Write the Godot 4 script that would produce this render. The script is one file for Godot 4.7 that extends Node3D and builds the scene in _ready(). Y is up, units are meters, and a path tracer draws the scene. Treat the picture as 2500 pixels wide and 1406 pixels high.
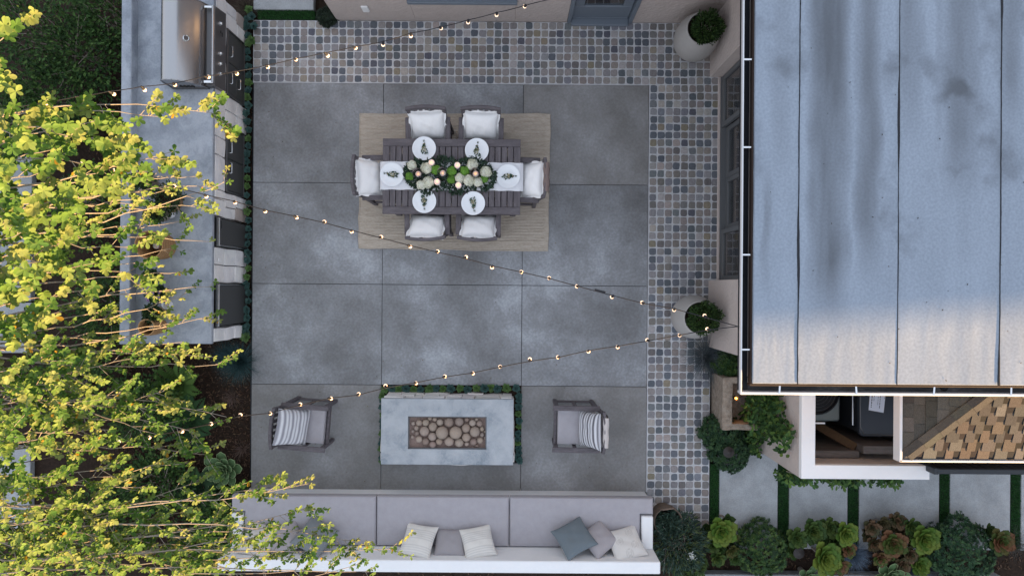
extends Node3D
# A walled garden patio seen from a drone nine metres up. x runs east, z runs south, metres.

const EYE := 9.0
const ROLL := 0.0073
var M := {}
var names := {}
var rng := RandomNumberGenerator.new()


class B:
	# collects triangles of one mesh
	var v := PackedVector3Array()
	var n := PackedVector3Array()
	var c := PackedColorArray()
	var col := Color(1, 1, 1)
	var xf := Transform3D.IDENTITY

	func put(p: Vector3, nn: Vector3, cc: Color) -> void:
		v.append(xf * p)
		n.append((xf.basis * nn).normalized())
		c.append(cc)

	func tri(a: Vector3, b: Vector3, d: Vector3, out: Vector3) -> void:
		var g := (d - a).cross(b - a)
		if g.length_squared() < 1e-16:
			return
		if g.dot(out) < 0.0:
			var t := b
			b = d
			d = t
			g = -g
		put(a, g, col)
		put(b, g, col)
		put(d, g, col)

	func quad(a: Vector3, b: Vector3, d: Vector3, e: Vector3, out: Vector3) -> void:
		tri(a, b, d, out)
		tri(a, d, e, out)

	func trin(a: Vector3, b: Vector3, d: Vector3, na: Vector3, nb: Vector3, nd: Vector3, ca: Color, cb: Color, cd: Color) -> void:
		var g := (d - a).cross(b - a)
		if g.length_squared() < 1e-18:
			return
		if g.dot(na + nb + nd) < 0.0:
			put(a, na, ca)
			put(d, nd, cd)
			put(b, nb, cb)
		else:
			put(a, na, ca)
			put(b, nb, cb)
			put(d, nd, cd)

	# box with chamfered edges, turned by bs about its own centre
	func box(ctr: Vector3, size: Vector3, ch := 0.0, bs := Basis.IDENTITY) -> void:
		var h := size * 0.5
		ch = minf(ch, minf(h.x, minf(h.y, h.z)) * 0.9)
		for ax in 3:
			var a1 := (ax + 1) % 3
			var a2 := (ax + 2) % 3
			for s in [-1.0, 1.0]:
				var q: Array[Vector3] = []
				for k in 4:
					var p := Vector3.ZERO
					p[ax] = s * h[ax]
					p[a1] = (1.0 if k < 2 else -1.0) * (h[a1] - ch)
					p[a2] = (1.0 if k == 0 or k == 3 else -1.0) * (h[a2] - ch)
					q.append(ctr + bs * p)
				var o := Vector3.ZERO
				o[ax] = s
				quad(q[0], q[1], q[2], q[3], bs * o)
		if ch <= 0.0:
			return
		for ax in 3:
			var a1 := (ax + 1) % 3
			var a2 := (ax + 2) % 3
			for s1 in [-1.0, 1.0]:
				for s2 in [-1.0, 1.0]:
					var q: Array[Vector3] = []
					for k in 4:
						var p := Vector3.ZERO
						p[ax] = (1.0 if k == 0 or k == 3 else -1.0) * (h[ax] - ch)
						p[a1] = s1 * (h[a1] if k < 2 else h[a1] - ch)
						p[a2] = s2 * (h[a2] - ch if k < 2 else h[a2])
						q.append(ctr + bs * p)
					var o := Vector3.ZERO
					o[a1] = s1
					o[a2] = s2
					quad(q[0], q[1], q[2], q[3], bs * o)
		for sx in [-1.0, 1.0]:
			for sy in [-1.0, 1.0]:
				for sz in [-1.0, 1.0]:
					var s := Vector3(sx, sy, sz)
					tri(ctr + bs * (s * Vector3(h.x, h.y - ch, h.z - ch)), ctr + bs * (s * Vector3(h.x - ch, h.y, h.z - ch)), ctr + bs * (s * Vector3(h.x - ch, h.y - ch, h.z)), bs * s)

	func bar(a: Vector3, b: Vector3, wide: float, deep: float, ch := 0.0, up := Vector3.UP) -> void:
		var d := b - a
		var y := d.normalized()
		var x := y.cross(up)
		if x.length() < 0.01:
			x = y.cross(Vector3.RIGHT)
		x = x.normalized()
		box((a + b) * 0.5, Vector3(wide, d.length(), deep), ch, Basis(x, y, x.cross(y)))

	# smooth grid; P holds rows * cols points; normals run along du x dv, times sgn
	func grid(P: PackedVector3Array, rows: int, cols: int, wrap: bool, sgn := 1.0, C := PackedColorArray()) -> void:
		var N := PackedVector3Array()
		N.resize(P.size())
		for i in rows:
			for j in cols:
				var du := P[mini(i + 1, rows - 1) * cols + j] - P[maxi(i - 1, 0) * cols + j]
				var j1 := (j + 1) % cols if wrap else mini(j + 1, cols - 1)
				var j0 := (j + cols - 1) % cols if wrap else maxi(j - 1, 0)
				var dv := P[i * cols + j1] - P[i * cols + j0]
				var g := du.cross(dv) * sgn
				if g.length() < 1e-10:
					var i2 := 1 if i == 0 else maxi(i - 1, 0)
					dv = P[i2 * cols + j1] - P[i2 * cols + j0]
					g = du.cross(dv) * sgn
				N[i * cols + j] = g.normalized()
		gridn(P, N, rows, cols, wrap, C)

	func gridn(P: PackedVector3Array, N: PackedVector3Array, rows: int, cols: int, wrap: bool, C := PackedColorArray()) -> void:
		var last := cols if wrap else cols - 1
		var own := C.size() == P.size()
		for i in rows - 1:
			for j in last:
				var a := i * cols + j
				var b := i * cols + (j + 1) % cols
				var d := (i + 1) * cols + (j + 1) % cols
				var e := (i + 1) * cols + j
				trin(P[a], P[b], P[d], N[a], N[b], N[d], C[a] if own else col, C[b] if own else col, C[d] if own else col)
				trin(P[a], P[d], P[e], N[a], N[d], N[e], C[a] if own else col, C[d] if own else col, C[e] if own else col)

	func tube(pts: Array, radii: Array, sides := 6, cap := true) -> void:
		var m := pts.size()
		var P := PackedVector3Array()
		var N := PackedVector3Array()
		var x := Vector3.ZERO
		for i in m:
			var d: Vector3 = (pts[mini(i + 1, m - 1)] - pts[maxi(i - 1, 0)]).normalized()
			if i == 0:
				x = d.cross(Vector3.UP if absf(d.y) < 0.9 else Vector3.RIGHT).normalized()
			else:
				x = (x - d * x.dot(d)).normalized()
			var y := d.cross(x)
			for k in sides:
				var a := TAU * k / sides
				var o := x * cos(a) + y * sin(a)
				P.append(pts[i] + o * radii[i])
				N.append(o)
		gridn(P, N, m, sides, true)
		if cap:
			for e in [0, m - 1]:
				var o: Vector3 = (pts[0] - pts[1]) if e == 0 else (pts[m - 1] - pts[m - 2])
				for k in sides:
					tri(pts[e], P[e * sides + k], P[e * sides + (k + 1) % sides], o)

	# turned shape about the y axis through ctr; profile of (radius, height) climbs the outside
	func lathe(prof: Array, segs := 20, ctr := Vector3.ZERO) -> void:
		for s in prof.size() - 1:
			var p0: Vector2 = prof[s]
			var p1: Vector2 = prof[s + 1]
			var m := Vector2(p1.y - p0.y, p0.x - p1.x)
			if m.length() < 1e-7:
				continue
			m = m.normalized()
			var n0 := m
			var n1 := m
			if s > 0:
				var q: Vector2 = prof[s - 1]
				var k := Vector2(p0.y - q.y, q.x - p0.x).normalized()
				if k.dot(m) > 0.55:
					n0 = (k + m).normalized()
			if s < prof.size() - 2:
				var q: Vector2 = prof[s + 2]
				var k := Vector2(q.y - p1.y, p1.x - q.x).normalized()
				if k.dot(m) > 0.55:
					n1 = (k + m).normalized()
			for j in segs:
				var a := TAU * j / segs
				var b := TAU * (j + 1) / segs
				var A := Vector3(cos(a), 0, sin(a))
				var D := Vector3(cos(b), 0, sin(b))
				var up := Vector3.UP
				var q0 := ctr + A * p0.x + up * p0.y
				var q1 := ctr + D * p0.x + up * p0.y
				var q2 := ctr + D * p1.x + up * p1.y
				var q3 := ctr + A * p1.x + up * p1.y
				trin(q0, q1, q2, A * n0.x + up * n0.y, D * n0.x + up * n0.y, D * n1.x + up * n1.y, col, col, col)
				trin(q0, q2, q3, A * n0.x + up * n0.y, D * n1.x + up * n1.y, A * n1.x + up * n1.y, col, col, col)

	# upright prism over a plan polygon (x, z), its top edge rounded by bev
	func prism(poly: PackedVector2Array, y0: float, y1: float, bev := 0.0, bottom := false) -> void:
		var m := poly.size()
		var area := 0.0
		for i in m:
			area += poly[i].cross(poly[(i + 1) % m])
		var sg := 1.0 if area > 0.0 else -1.0
		var ring := func(ins: float) -> PackedVector2Array:
			var r := PackedVector2Array()
			for i in m:
				var a := (poly[i] - poly[(i + m - 1) % m]).normalized()
				var b := (poly[(i + 1) % m] - poly[i]).normalized()
				var na := Vector2(-a.y, a.x) * sg
				var nb := Vector2(-b.y, b.x) * sg
				var k := na + nb
				r.append(poly[i] + k * (ins / maxf(0.3, k.dot(na))))
			return r
		var rings := [[0.0, y0], [0.0, y1 - bev]]
		if bev > 0.0:
			rings.append([bev * 0.13, y1 - bev * 0.5])
			rings.append([bev * 0.5, y1 - bev * 0.13])
			rings.append([bev, y1])
		var prev: PackedVector2Array = ring.call(rings[0][0])
		for s in range(1, rings.size()):
			var cur: PackedVector2Array = ring.call(rings[s][0])
			for i in m:
				var j := (i + 1) % m
				var e := poly[j] - poly[i]
				var o := Vector3(e.y * sg, 0.3 * s - 0.3, -e.x * sg)
				quad(Vector3(prev[i].x, rings[s - 1][1], prev[i].y), Vector3(prev[j].x, rings[s - 1][1], prev[j].y), Vector3(cur[j].x, rings[s][1], cur[j].y), Vector3(cur[i].x, rings[s][1], cur[i].y), o)
			prev = cur
		var idx := Geometry2D.triangulate_polygon(prev)
		for t in range(0, idx.size(), 3):
			tri(Vector3(prev[idx[t]].x, y1, prev[idx[t]].y), Vector3(prev[idx[t + 1]].x, y1, prev[idx[t + 1]].y), Vector3(prev[idx[t + 2]].x, y1, prev[idx[t + 2]].y), Vector3.UP)
			if bottom:
				tri(Vector3(poly[idx[t]].x, y0, poly[idx[t]].y), Vector3(poly[idx[t + 1]].x, y0, poly[idx[t + 1]].y), Vector3(poly[idx[t + 2]].x, y0, poly[idx[t + 2]].y), Vector3.DOWN)

	# a small folded leaf of six faces
	func leaf(p: Vector3, d: Vector3, up: Vector3, ln: float, wd: float, fold := 0.18) -> void:
		d = d.normalized()
		var x := d.cross(up)
		if x.length() < 0.01:
			x = d.cross(Vector3.RIGHT)
		x = x.normalized()
		var u := x.cross(d)
		var ctr := p + d * ln * 0.55 - u * wd * fold
		var l1 := p + d * ln * 0.3 - x * wd * 0.38
		var l2 := p + d * ln * 0.72 - x * wd * 0.47
		var r1 := p + d * ln * 0.3 + x * wd * 0.38
		var r2 := p + d * ln * 0.72 + x * wd * 0.47
		var tip := p + d * ln - u * ln * 0.08
		tri(p, l1, ctr, u)
		tri(l1, l2, ctr, u)
		tri(l2, tip, ctr, u)
		tri(tip, r2, ctr, u)
		tri(r2, r1, ctr, u)
		tri(r1, p, ctr, u)

	# a broad round-tipped leaf, widest beyond its middle
	func round_leaf(p: Vector3, d: Vector3, up: Vector3, ln: float, wd: float, fold := 0.1) -> void:
		d = d.normalized()
		var x := d.cross(up)
		if x.length() < 0.01:
			x = d.cross(Vector3.RIGHT)
		x = x.normalized()
		var u := x.cross(d)
		var ctr := p + d * ln * 0.58 - u * wd * fold
		var rim: Array[Vector3] = [p, p + d * ln * 0.35 - x * wd * 0.33, p + d * ln * 0.68 - x * wd * 0.5, p + d * ln * 0.92 - x * wd * 0.3 - u * ln * 0.04, p + d * ln - u * ln * 0.07, p + d * ln * 0.92 + x * wd * 0.3 - u * ln * 0.04, p + d * ln * 0.68 + x * wd * 0.5, p + d * ln * 0.35 + x * wd * 0.33]
		for k in 8:
			tri(rim[k], rim[(k + 1) % 8], ctr, u)

	# a narrow bending blade
	func blade(p: Vector3, d: Vector3, ln: float, wd: float, droop: float, segs := 3) -> void:
		var x := d.cross(Vector3.UP)
		if x.length() < 0.01:
			x = Vector3.RIGHT
		x = x.normalized() * wd * 0.5
		var q := p
		var dir := d.normalized()
		for s in segs:
			var k0 := 1.0 - float(s) / segs
			var k1 := 1.0 - float(s + 1) / segs
			var q2 := q + dir * ln / segs
			if s == segs - 1:
				tri(q - x * k0, q + x * k0, q2, Vector3.UP)
			else:
				quad(q - x * k0, q + x * k0, q2 + x * k1, q2 - x * k1, Vector3.UP)
			q = q2
			dir = (dir + Vector3.DOWN * droop / segs).normalized()

	func made() -> ArrayMesh:
		var a := []
		a.resize(Mesh.ARRAY_MAX)
		a[Mesh.ARRAY_VERTEX] = v
		a[Mesh.ARRAY_NORMAL] = n
		a[Mesh.ARRAY_COLOR] = c
		var am := ArrayMesh.new()
		am.add_surface_from_arrays(Mesh.PRIMITIVE_TRIANGLES, a)
		return am


# a place in the garden: u, v are 1/187 m on the ground plan measured at the height h through the survey point at (1250, 703)
func at(u: float, v: float, h := 0.0) -> Vector3:
	var k := (EYE - h) / EYE / 187.0
	var dx := (u - 1250.0) * k
	var dz := (v - 703.0) * k
	return Vector3(dx + ROLL * dz, h, dz - ROLL * dx)


func rnd(a: float, b: float) -> float:
	return rng.randf_range(a, b)


func numbered(called: String) -> String:
	var k: int = names.get(called, 0)
	names[called] = k + 1
	return called if k == 0 else "%s_%03d" % [called, k]


func tag(o: Node, label: String, category: String, group := "") -> Node:
	o.set_meta("label", label)
	o.set_meta("category", category)
	if group:
		o.set_meta("group", group)
	return o


func thing(called: String, label: String, category: String, where := Vector3.ZERO, turn := 0.0, group := "") -> Node3D:
	var o := Node3D.new()
	o.name = numbered(called)
	add_child(o)
	o.position = where
	o.rotation.y = turn
	tag(o, label, category, group)
	return o


func inst(parent: Node, called: String, mesh: Mesh, m: Material, where := Transform3D.IDENTITY) -> MeshInstance3D:
	var o := MeshInstance3D.new()
	o.name = called if parent != self else numbered(called)
	o.mesh = mesh
	o.material_override = m
	o.transform = where
	parent.add_child(o, true)
	return o


func part(parent: Node, called: String, b: B, m: Material) -> MeshInstance3D:
	return inst(parent, called, b.made(), m)


func solo(called: String, label: String, category: String, b: B, m: Material, where := Vector3.ZERO, turn := 0.0, group := "") -> MeshInstance3D:
	var o := inst(self, called, b.made(), m, Transform3D(Basis(Vector3.UP, turn), where))
	tag(o, label, category, group)
	return o


func setting(called: String) -> Node3D:
	var o := Node3D.new()
	o.name = numbered(called)
	o.set_meta("kind", "structure")
	add_child(o)
	return o


func setting_mesh(called: String, b: B, m: Material, kind := "structure") -> MeshInstance3D:
	var o := inst(self, called, b.made(), m)
	o.set_meta("kind", kind)
	return o


func lin(r: float, g: float, b: float) -> Color:
	return Color(r, g, b).linear_to_srgb()


# tiling texture: coarse noise plus fine noise looked up in a ramp of linear colours
func ramp_tex(sd: int, size: int, f1: float, f2: float, fine: float, stops: Array, stretch := Vector2.ONE, warp := 0.0) -> ImageTexture:
	var a := FastNoiseLite.new()
	a.seed = sd
	a.frequency = f1
	a.fractal_octaves = 6
	a.fractal_gain = 0.64
	if warp > 0.0:
		a.domain_warp_enabled = true
		a.domain_warp_amplitude = warp
		a.domain_warp_frequency = f1
	var w := int(size / stretch.x)
	var h := int(size / stretch.y)
	var ia := a.get_seamless_image(w, h)
	ia.convert(Image.FORMAT_L8)
	if stretch != Vector2.ONE:
		ia.resize(size, size, Image.INTERPOLATE_CUBIC)
	a.seed = sd + 77
	a.frequency = f2
	a.fractal_octaves = 3
	a.domain_warp_enabled = false
	var ib := a.get_seamless_image(w, h)
	ib.convert(Image.FORMAT_L8)
	if stretch != Vector2.ONE:
		ib.resize(size, size, Image.INTERPOLATE_CUBIC)
	var da := ia.get_data()
	var db := ib.get_data()
	var lut: Array[PackedByteArray] = []
	for i in 256:
		var t := i / 255.0
		var q: Color = stops[stops.size() - 1][1]
		for s in stops.size() - 1:
			if t <= stops[s + 1][0]:
				var k := clampf((t - stops[s][0]) / (stops[s + 1][0] - stops[s][0]), 0.0, 1.0)
				q = (stops[s][1] as Color).lerp(stops[s + 1][1], k)
				break
		q = q.linear_to_srgb()
		lut.append(PackedByteArray([int(q.r * 255), int(q.g * 255), int(q.b * 255)]))
	var out := PackedByteArray()
	out.resize(size * size * 3)
	var o := 0
	for i in size * size:
		var t := lut[clampi(int(da[i] * (1.0 - fine) + db[i] * fine), 0, 255)]
		out[o] = t[0]
		out[o + 1] = t[1]
		out[o + 2] = t[2]
		o += 3
	return ImageTexture.create_from_image(Image.create_from_data(size, size, false, Image.FORMAT_RGB8, out))


func bump_tex(sd: int, size: int, f: float, strength: float) -> ImageTexture:
	var a := FastNoiseLite.new()
	a.seed = sd
	a.frequency = f
	a.fractal_octaves = 4
	var im := a.get_seamless_image(size, size)
	im.convert(Image.FORMAT_RGBA8)
	im.bump_map_to_normal_map(strength)
	return ImageTexture.create_from_image(im)


func mat(tex: Texture2D, metres: float, rough := 0.85, nrm: Texture2D = null, depth := 0.5) -> StandardMaterial3D:
	var m := StandardMaterial3D.new()
	m.albedo_texture = tex
	m.roughness = rough
	m.uv1_triplanar = true
	m.uv1_world_triplanar = true
	m.uv1_scale = Vector3.ONE / metres
	m.metallic_specular = 0.35
	if nrm:
		m.normal_enabled = true
		m.normal_texture = nrm
		m.normal_scale = depth
	return m


func plain(c: Color, rough := 0.7, metal := 0.0, spec := 0.4) -> StandardMaterial3D:
	var m := StandardMaterial3D.new()
	m.albedo_color = c.linear_to_srgb()
	m.roughness = rough
	m.metallic = metal
	m.metallic_specular = spec
	return m


# colours come from the vertices, times an optional pale grain
func tinted(rough := 0.7, tex: Texture2D = null, metres := 1.0) -> StandardMaterial3D:
	var m := StandardMaterial3D.new()
	m.vertex_color_use_as_albedo = true
	m.roughness = rough
	m.metallic_specular = 0.3
	if tex:
		m.albedo_texture = tex
		m.uv1_triplanar = true
		m.uv1_world_triplanar = true
		m.uv1_scale = Vector3.ONE / metres
	return m


func foliage(rough := 0.55, back := 0.5) -> StandardMaterial3D:
	var m := tinted(rough)
	m.cull_mode = BaseMaterial3D.CULL_DISABLED
	m.backlight_enabled = true
	m.backlight = Color(back, back, back * 0.7)
	return m


func glow(c: Color, e: float) -> StandardMaterial3D:
	var m := StandardMaterial3D.new()
	m.albedo_color = c
	m.emission_enabled = true
	m.emission = c
	m.emission_energy_multiplier = e
	m.roughness = 0.4
	return m


func C(r: float, g: float, b: float) -> Color:
	return Color(r, g, b)


func jit(c: Color, k: float) -> Color:
	var s := 1.0 + rnd(-k, k)
	return Color(c.r * s * (1.0 + rnd(-k, k) * 0.3), c.g * s, c.b * s * (1.0 + rnd(-k, k) * 0.3))


func make_materials() -> void:
	var fine := bump_tex(3, 256, 0.09, 2.0)
	var coarse := bump_tex(5, 512, 0.03, 4.0)
	M.concrete = mat(ramp_tex(11, 1024, 0.006, 0.2, 0.30, [[0.0, C(.120, .121, .124)], [0.3, C(.182, .186, .194)], [0.55, C(.252, .262, .279)], [0.75, C(.35, .370, .40)], [1.0, C(.50, .53, .57)]], Vector2.ONE, 40.0), 9.0, 0.75, fine, 0.25)
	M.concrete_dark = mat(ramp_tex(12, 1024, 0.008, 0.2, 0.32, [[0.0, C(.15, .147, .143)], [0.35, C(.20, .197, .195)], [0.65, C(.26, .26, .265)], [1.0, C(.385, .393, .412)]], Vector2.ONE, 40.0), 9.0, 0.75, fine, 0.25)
	M.top_concrete = mat(ramp_tex(13, 1024, 0.008, 0.12, 0.22, [[0.0, C(.17, .19, .225)], [0.35, C(.25, .28, .33)], [0.6, C(.345, .38, .44)], [0.85, C(.42, .455, .515)], [1.0, C(.46, .5, .56)]], Vector2(1.0, 1.0), 60.0), 4.0, 0.55, fine, 0.2)
	M.pit_concrete = mat(ramp_tex(14, 1024, 0.006, 0.08, 0.15, [[0.0, C(.15, .18, .21)], [0.25, C(.245, .28, .315)], [0.45, C(.335, .362, .395)], [0.7, C(.395, .42, .45)], [1.0, C(.42, .445, .475)]], Vector2(1.0, 1.0), 80.0), 2.6, 0.6, fine, 0.2)
	M.paver = mat(ramp_tex(15, 512, 0.012, 0.24, 0.45, [[0.0, C(.24, .25, .255)], [0.4, C(.32, .335, .35)], [0.7, C(.40, .42, .44)], [1.0, C(.50, .53, .56)]]), 2.6, 0.85, fine, 0.4)
	M.mortar = mat(ramp_tex(16, 256, 0.03, 0.2, 0.4, [[0.0, C(.43, .44, .46)], [1.0, C(.60, .605, .63)]]), 1.0, 0.9, fine, 0.4)
	M.soil = mat(ramp_tex(17, 512, 0.03, 0.2, 0.55, [[0.0, C(.010, .007, .005)], [0.5, C(.028, .018, .013)], [0.8, C(.05, .032, .022)], [1.0, C(.09, .06, .04)]]), 1.1, 0.95, coarse, 1.0)
	M.stucco = mat(ramp_tex(18, 256, 0.02, 0.2, 0.4, [[0.0, C(.47, .41, .385)], [1.0, C(.55, .485, .455)]]), 1.5, 0.9, fine, 0.6)
	M.white_wall = mat(ramp_tex(19, 256, 0.015, 0.2, 0.25, [[0.0, C(.76, .765, .78)], [1.0, C(.82, .825, .84)]]), 2.0, 0.85, fine, 0.15)
	var grain := ramp_tex(20, 512, 0.02, 0.12, 0.4, [[0.0, C(.062, .055, .060)], [0.5, C(.112, .101, .112)], [1.0, C(.185, .168, .182)]], Vector2(6.0, 1.0))
	var grain_z := ramp_tex(21, 512, 0.02, 0.12, 0.4, [[0.0, C(.062, .055, .060)], [0.5, C(.112, .101, .112)], [1.0, C(.185, .168, .182)]], Vector2(1.0, 6.0))
	M.wood = mat(grain, 0.5, 0.7)
	M.wood_z = mat(grain_z, 0.5, 0.7)
	M.timber = mat(ramp_tex(22, 256, 0.02, 0.1, 0.4, [[0.0, C(.07, .06, .055)], [1.0, C(.17, .155, .15)]], Vector2(5.0, 1.0)), 0.7, 0.85)
	M.plank = mat(ramp_tex(23, 256, 0.02, 0.1, 0.4, [[0.0, C(.05, .03, .018)], [1.0, C(.13, .085, .05)]], Vector2(5.0, 1.0)), 0.7, 0.85)
	M.cobble = tinted(0.75, ramp_tex(24, 512, 0.05, 0.18, 0.35, [[0.0, C(.55, .55, .56)], [0.5, C(.85, .85, .85)], [1.0, C(1.0, .99, .97)]], Vector2.ONE, 20.0), 0.9)
	M.cobble.normal_enabled = true
	M.cobble.normal_texture = fine
	M.cobble.normal_scale = 0.5
	M.marble = tinted(0.6, ramp_tex(25, 512, 0.012, 0.1, 0.2, [[0.0, C(.62, .64, .68)], [0.25, C(.86, .87, .9)], [0.6, C(1.0, 1.0, 1.0)], [1.0, C(.97, .96, .95)]], Vector2(1.0, 1.0), 50.0), 1.4)
	M.marble.normal_enabled = true
	M.marble.normal_texture = coarse
	M.marble.normal_scale = 0.35
	M.trough = mat(ramp_tex(26, 512, 0.02, 0.15, 0.5, [[0.0, C(.09, .07, .055)], [0.4, C(.24, .195, .155)], [0.75, C(.37, .32, .27)], [1.0, C(.50, .45, .40)]]), 0.8, 0.95, coarse, 1.2)
	M.jute = mat(ramp_tex(27, 512, 0.03, 0.2, 0.5, [[0.0, C(.22, .185, .15)], [0.35, C(.38, .33, .275)], [0.7, C(.49, .435, .375)], [1.0, C(.58, .52, .455)]], Vector2(7.0, 1.0)), 0.8, 0.95, coarse, 0.5)
	M.fabric = mat(ramp_tex(28, 256, 0.02, 0.3, 0.35, [[0.0, C(.335, .32, .345)], [1.0, C(.405, .39, .42)]]), 0.8, 0.95, coarse, 0.3)
	M.fabric.rim_enabled = true
	M.fabric.rim = 0.2
	M.seat_grey = mat(ramp_tex(29, 256, 0.02, 0.3, 0.4, [[0.0, C(.085, .088, .10)], [1.0, C(.12, .122, .135)]]), 0.6, 0.95, fine, 0.5)
	M.cloth = tinted(0.95, ramp_tex(30, 256, 0.02, 0.3, 0.4, [[0.0, C(.88, .88, .88)], [1.0, C(1, 1, 1)]]), 0.6)
	M.cloth.normal_enabled = true
	M.cloth.normal_texture = fine
	M.cloth.normal_scale = 0.4
	M.steel = plain(C(.40, .40, .41), 0.26, 1.0)
	M.steel_dark = plain(C(.13, .13, .135), 0.42, 0.8)
	M.chrome = plain(C(.75, .76, .78), 0.16, 1.0)
	M.cabinet = plain(C(.075, .077, .078), 0.45, 0.35)
	M.black = plain(C(.012, .012, .014), 0.5)
	M.gutter_black = mat(ramp_tex(31, 256, 0.02, 0.2, 0.4, [[0.0, C(.004, .005, .008)], [0.7, C(.012, .014, .02)], [1.0, C(.06, .07, .085)]], Vector2(1.0, 1.0), 30.0), 1.4, 0.5)
	M.gutter_grey = mat(ramp_tex(32, 256, 0.02, 0.2, 0.4, [[0.0, C(.02, .02, .023)], [0.6, C(.07, .07, .075)], [1.0, C(.20, .19, .18)]], Vector2(3.0, 1.0)), 1.1, 0.7)
	M.white_metal = plain(C(.62, .63, .66), 0.4)
	M.brown_edge = plain(C(.03, .018, .014), 0.7)
	M.tar = plain(C(.014, .015, .02), 0.6)
	M.frame_grey = plain(C(.115, .122, .13), 0.45)
	M.frame_blue = plain(C(.155, .185, .225), 0.4)
	M.shingle = tinted(0.95, ramp_tex(33, 512, 0.04, 0.16, 0.8, [[0.0, C(.25, .25, .26)], [0.35, C(.55, .54, .53)], [0.6, C(.9, .88, .85)], [1.0, C(1, 1, 1)]]), 0.9)
	M.dark_paint = plain(C(.03, .036, .045), 0.5)
	M.porcelain = plain(C(.76, .79, .83), 0.25, 0.0, 0.5)
	M.planter = mat(ramp_tex(34, 256, 0.02, 0.2, 0.4, [[0.0, C(.35, .335, .325)], [1.0, C(.42, .405, .39)]]), 0.8, 0.75, fine, 0.3)
	M.ball = tinted(0.8, ramp_tex(35, 256, 0.03, 0.2, 0.5, [[0.0, C(.72, .70, .70)], [1.0, C(1, 1, 1)]]), 0.4)
	M.sand = mat(ramp_tex(36, 256, 0.06, 0.35, 0.6, [[0.0, C(.16, .105, .09)], [0.6, C(.38, .28, .245)], [1.0, C(.56, .45, .40)]]), 0.3, 0.95, coarse, 0.8)
	M.wicker = tinted(0.8)
	M.cord = plain(C(.02, .02, .024), 0.6)
	M.bulb = glow(Color(1.0, 0.86, 0.73), 0.32)
	M.flame = glow(Color(1.0, 0.66, 0.34), 0.7)
	M.wax = plain(C(.80, .72, .67), 0.5)
	M.wax.subsurf_scatter_enabled = true
	M.wax.subsurf_scatter_strength = 0.3
	M.leaf = foliage(0.5, 1.0)
	M.shrub = foliage(0.6, 0.35)
	M.succulent = tinted(0.5)
	M.flower = foliage(0.8, 0.4)
	M.bark = mat(ramp_tex(37, 256, 0.03, 0.2, 0.5, [[0.0, C(.19, .16, .135)], [1.0, C(.38, .335, .29)]]), 0.4, 0.9)
	M.chips = tinted(0.95)
	var g := StandardMaterial3D.new()
	g.albedo_color = Color(0.20, 0.22, 0.24, 0.28)
	g.transparency = BaseMaterial3D.TRANSPARENCY_ALPHA
	g.roughness = 0.04
	g.metallic_specular = 0.6
	M.pane = g
	var gl := StandardMaterial3D.new()
	gl.albedo_color = Color(0.35, 0.36, 0.40, 0.38)
	gl.transparency = BaseMaterial3D.TRANSPARENCY_ALPHA
	gl.roughness = 0.03
	M.smoke_glass = gl
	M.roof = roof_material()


# mineral felt: grey granules with brown water stains that run down the rolls, darker blotches northwards
func roof_material() -> StandardMaterial3D:
	var S := 1024
	var a := FastNoiseLite.new()
	a.seed = 91
	a.frequency = 0.006
	a.fractal_octaves = 5
	var blot := a.get_image(S, S)
	blot.convert(Image.FORMAT_L8)
	a.seed = 92
	a.frequency = 0.25
	var speck := a.get_image(S, S)
	speck.convert(Image.FORMAT_L8)
	a.seed = 93
	a.frequency = 0.028
	var run := a.get_image(S, int(S / 10.0))
	run.convert(Image.FORMAT_L8)
	run.resize(S, S, Image.INTERPOLATE_CUBIC)
	a.seed = 94
	a.frequency = 0.01
	var bend := a.get_image(S, S)
	bend.convert(Image.FORMAT_L8)
	var d0 := blot.get_data()
	var d1 := speck.get_data()
	var d2 := run.get_data()
	var d3 := bend.get_data()
	# column, half width, strength, start row, end row (128 columns to the metre)
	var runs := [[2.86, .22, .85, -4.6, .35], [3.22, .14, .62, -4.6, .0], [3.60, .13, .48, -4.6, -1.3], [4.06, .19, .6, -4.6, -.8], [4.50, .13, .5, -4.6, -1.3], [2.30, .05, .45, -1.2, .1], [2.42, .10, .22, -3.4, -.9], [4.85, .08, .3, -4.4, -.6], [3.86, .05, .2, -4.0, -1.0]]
	var out := PackedByteArray()
	out.resize(S * S * 3)
	for y in S:
		var z := y / 128.0 - 6.0
		for x in S:
			var i := y * S + x
			var wx := x / 128.0 + (d3[i] / 255.0 - 0.5) * 0.07
			var st := 0.0
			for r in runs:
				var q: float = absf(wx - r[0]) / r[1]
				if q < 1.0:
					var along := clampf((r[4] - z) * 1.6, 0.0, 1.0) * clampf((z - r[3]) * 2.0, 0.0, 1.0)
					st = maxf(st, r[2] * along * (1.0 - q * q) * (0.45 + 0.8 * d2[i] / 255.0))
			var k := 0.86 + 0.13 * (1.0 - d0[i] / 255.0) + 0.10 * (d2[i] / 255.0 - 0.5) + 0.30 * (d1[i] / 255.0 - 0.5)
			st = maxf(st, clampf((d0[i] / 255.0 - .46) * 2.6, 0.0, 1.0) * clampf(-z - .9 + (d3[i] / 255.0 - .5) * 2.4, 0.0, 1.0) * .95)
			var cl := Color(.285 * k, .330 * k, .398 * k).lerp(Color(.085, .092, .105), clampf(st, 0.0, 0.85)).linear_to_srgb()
			out[i * 3] = int(clampf(cl.r, 0, 1) * 255)
			out[i * 3 + 1] = int(clampf(cl.g, 0, 1) * 255)
			out[i * 3 + 2] = int(clampf(cl.b, 0, 1) * 255)
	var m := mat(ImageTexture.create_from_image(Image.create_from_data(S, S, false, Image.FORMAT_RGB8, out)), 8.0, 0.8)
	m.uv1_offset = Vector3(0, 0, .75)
	return m


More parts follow.
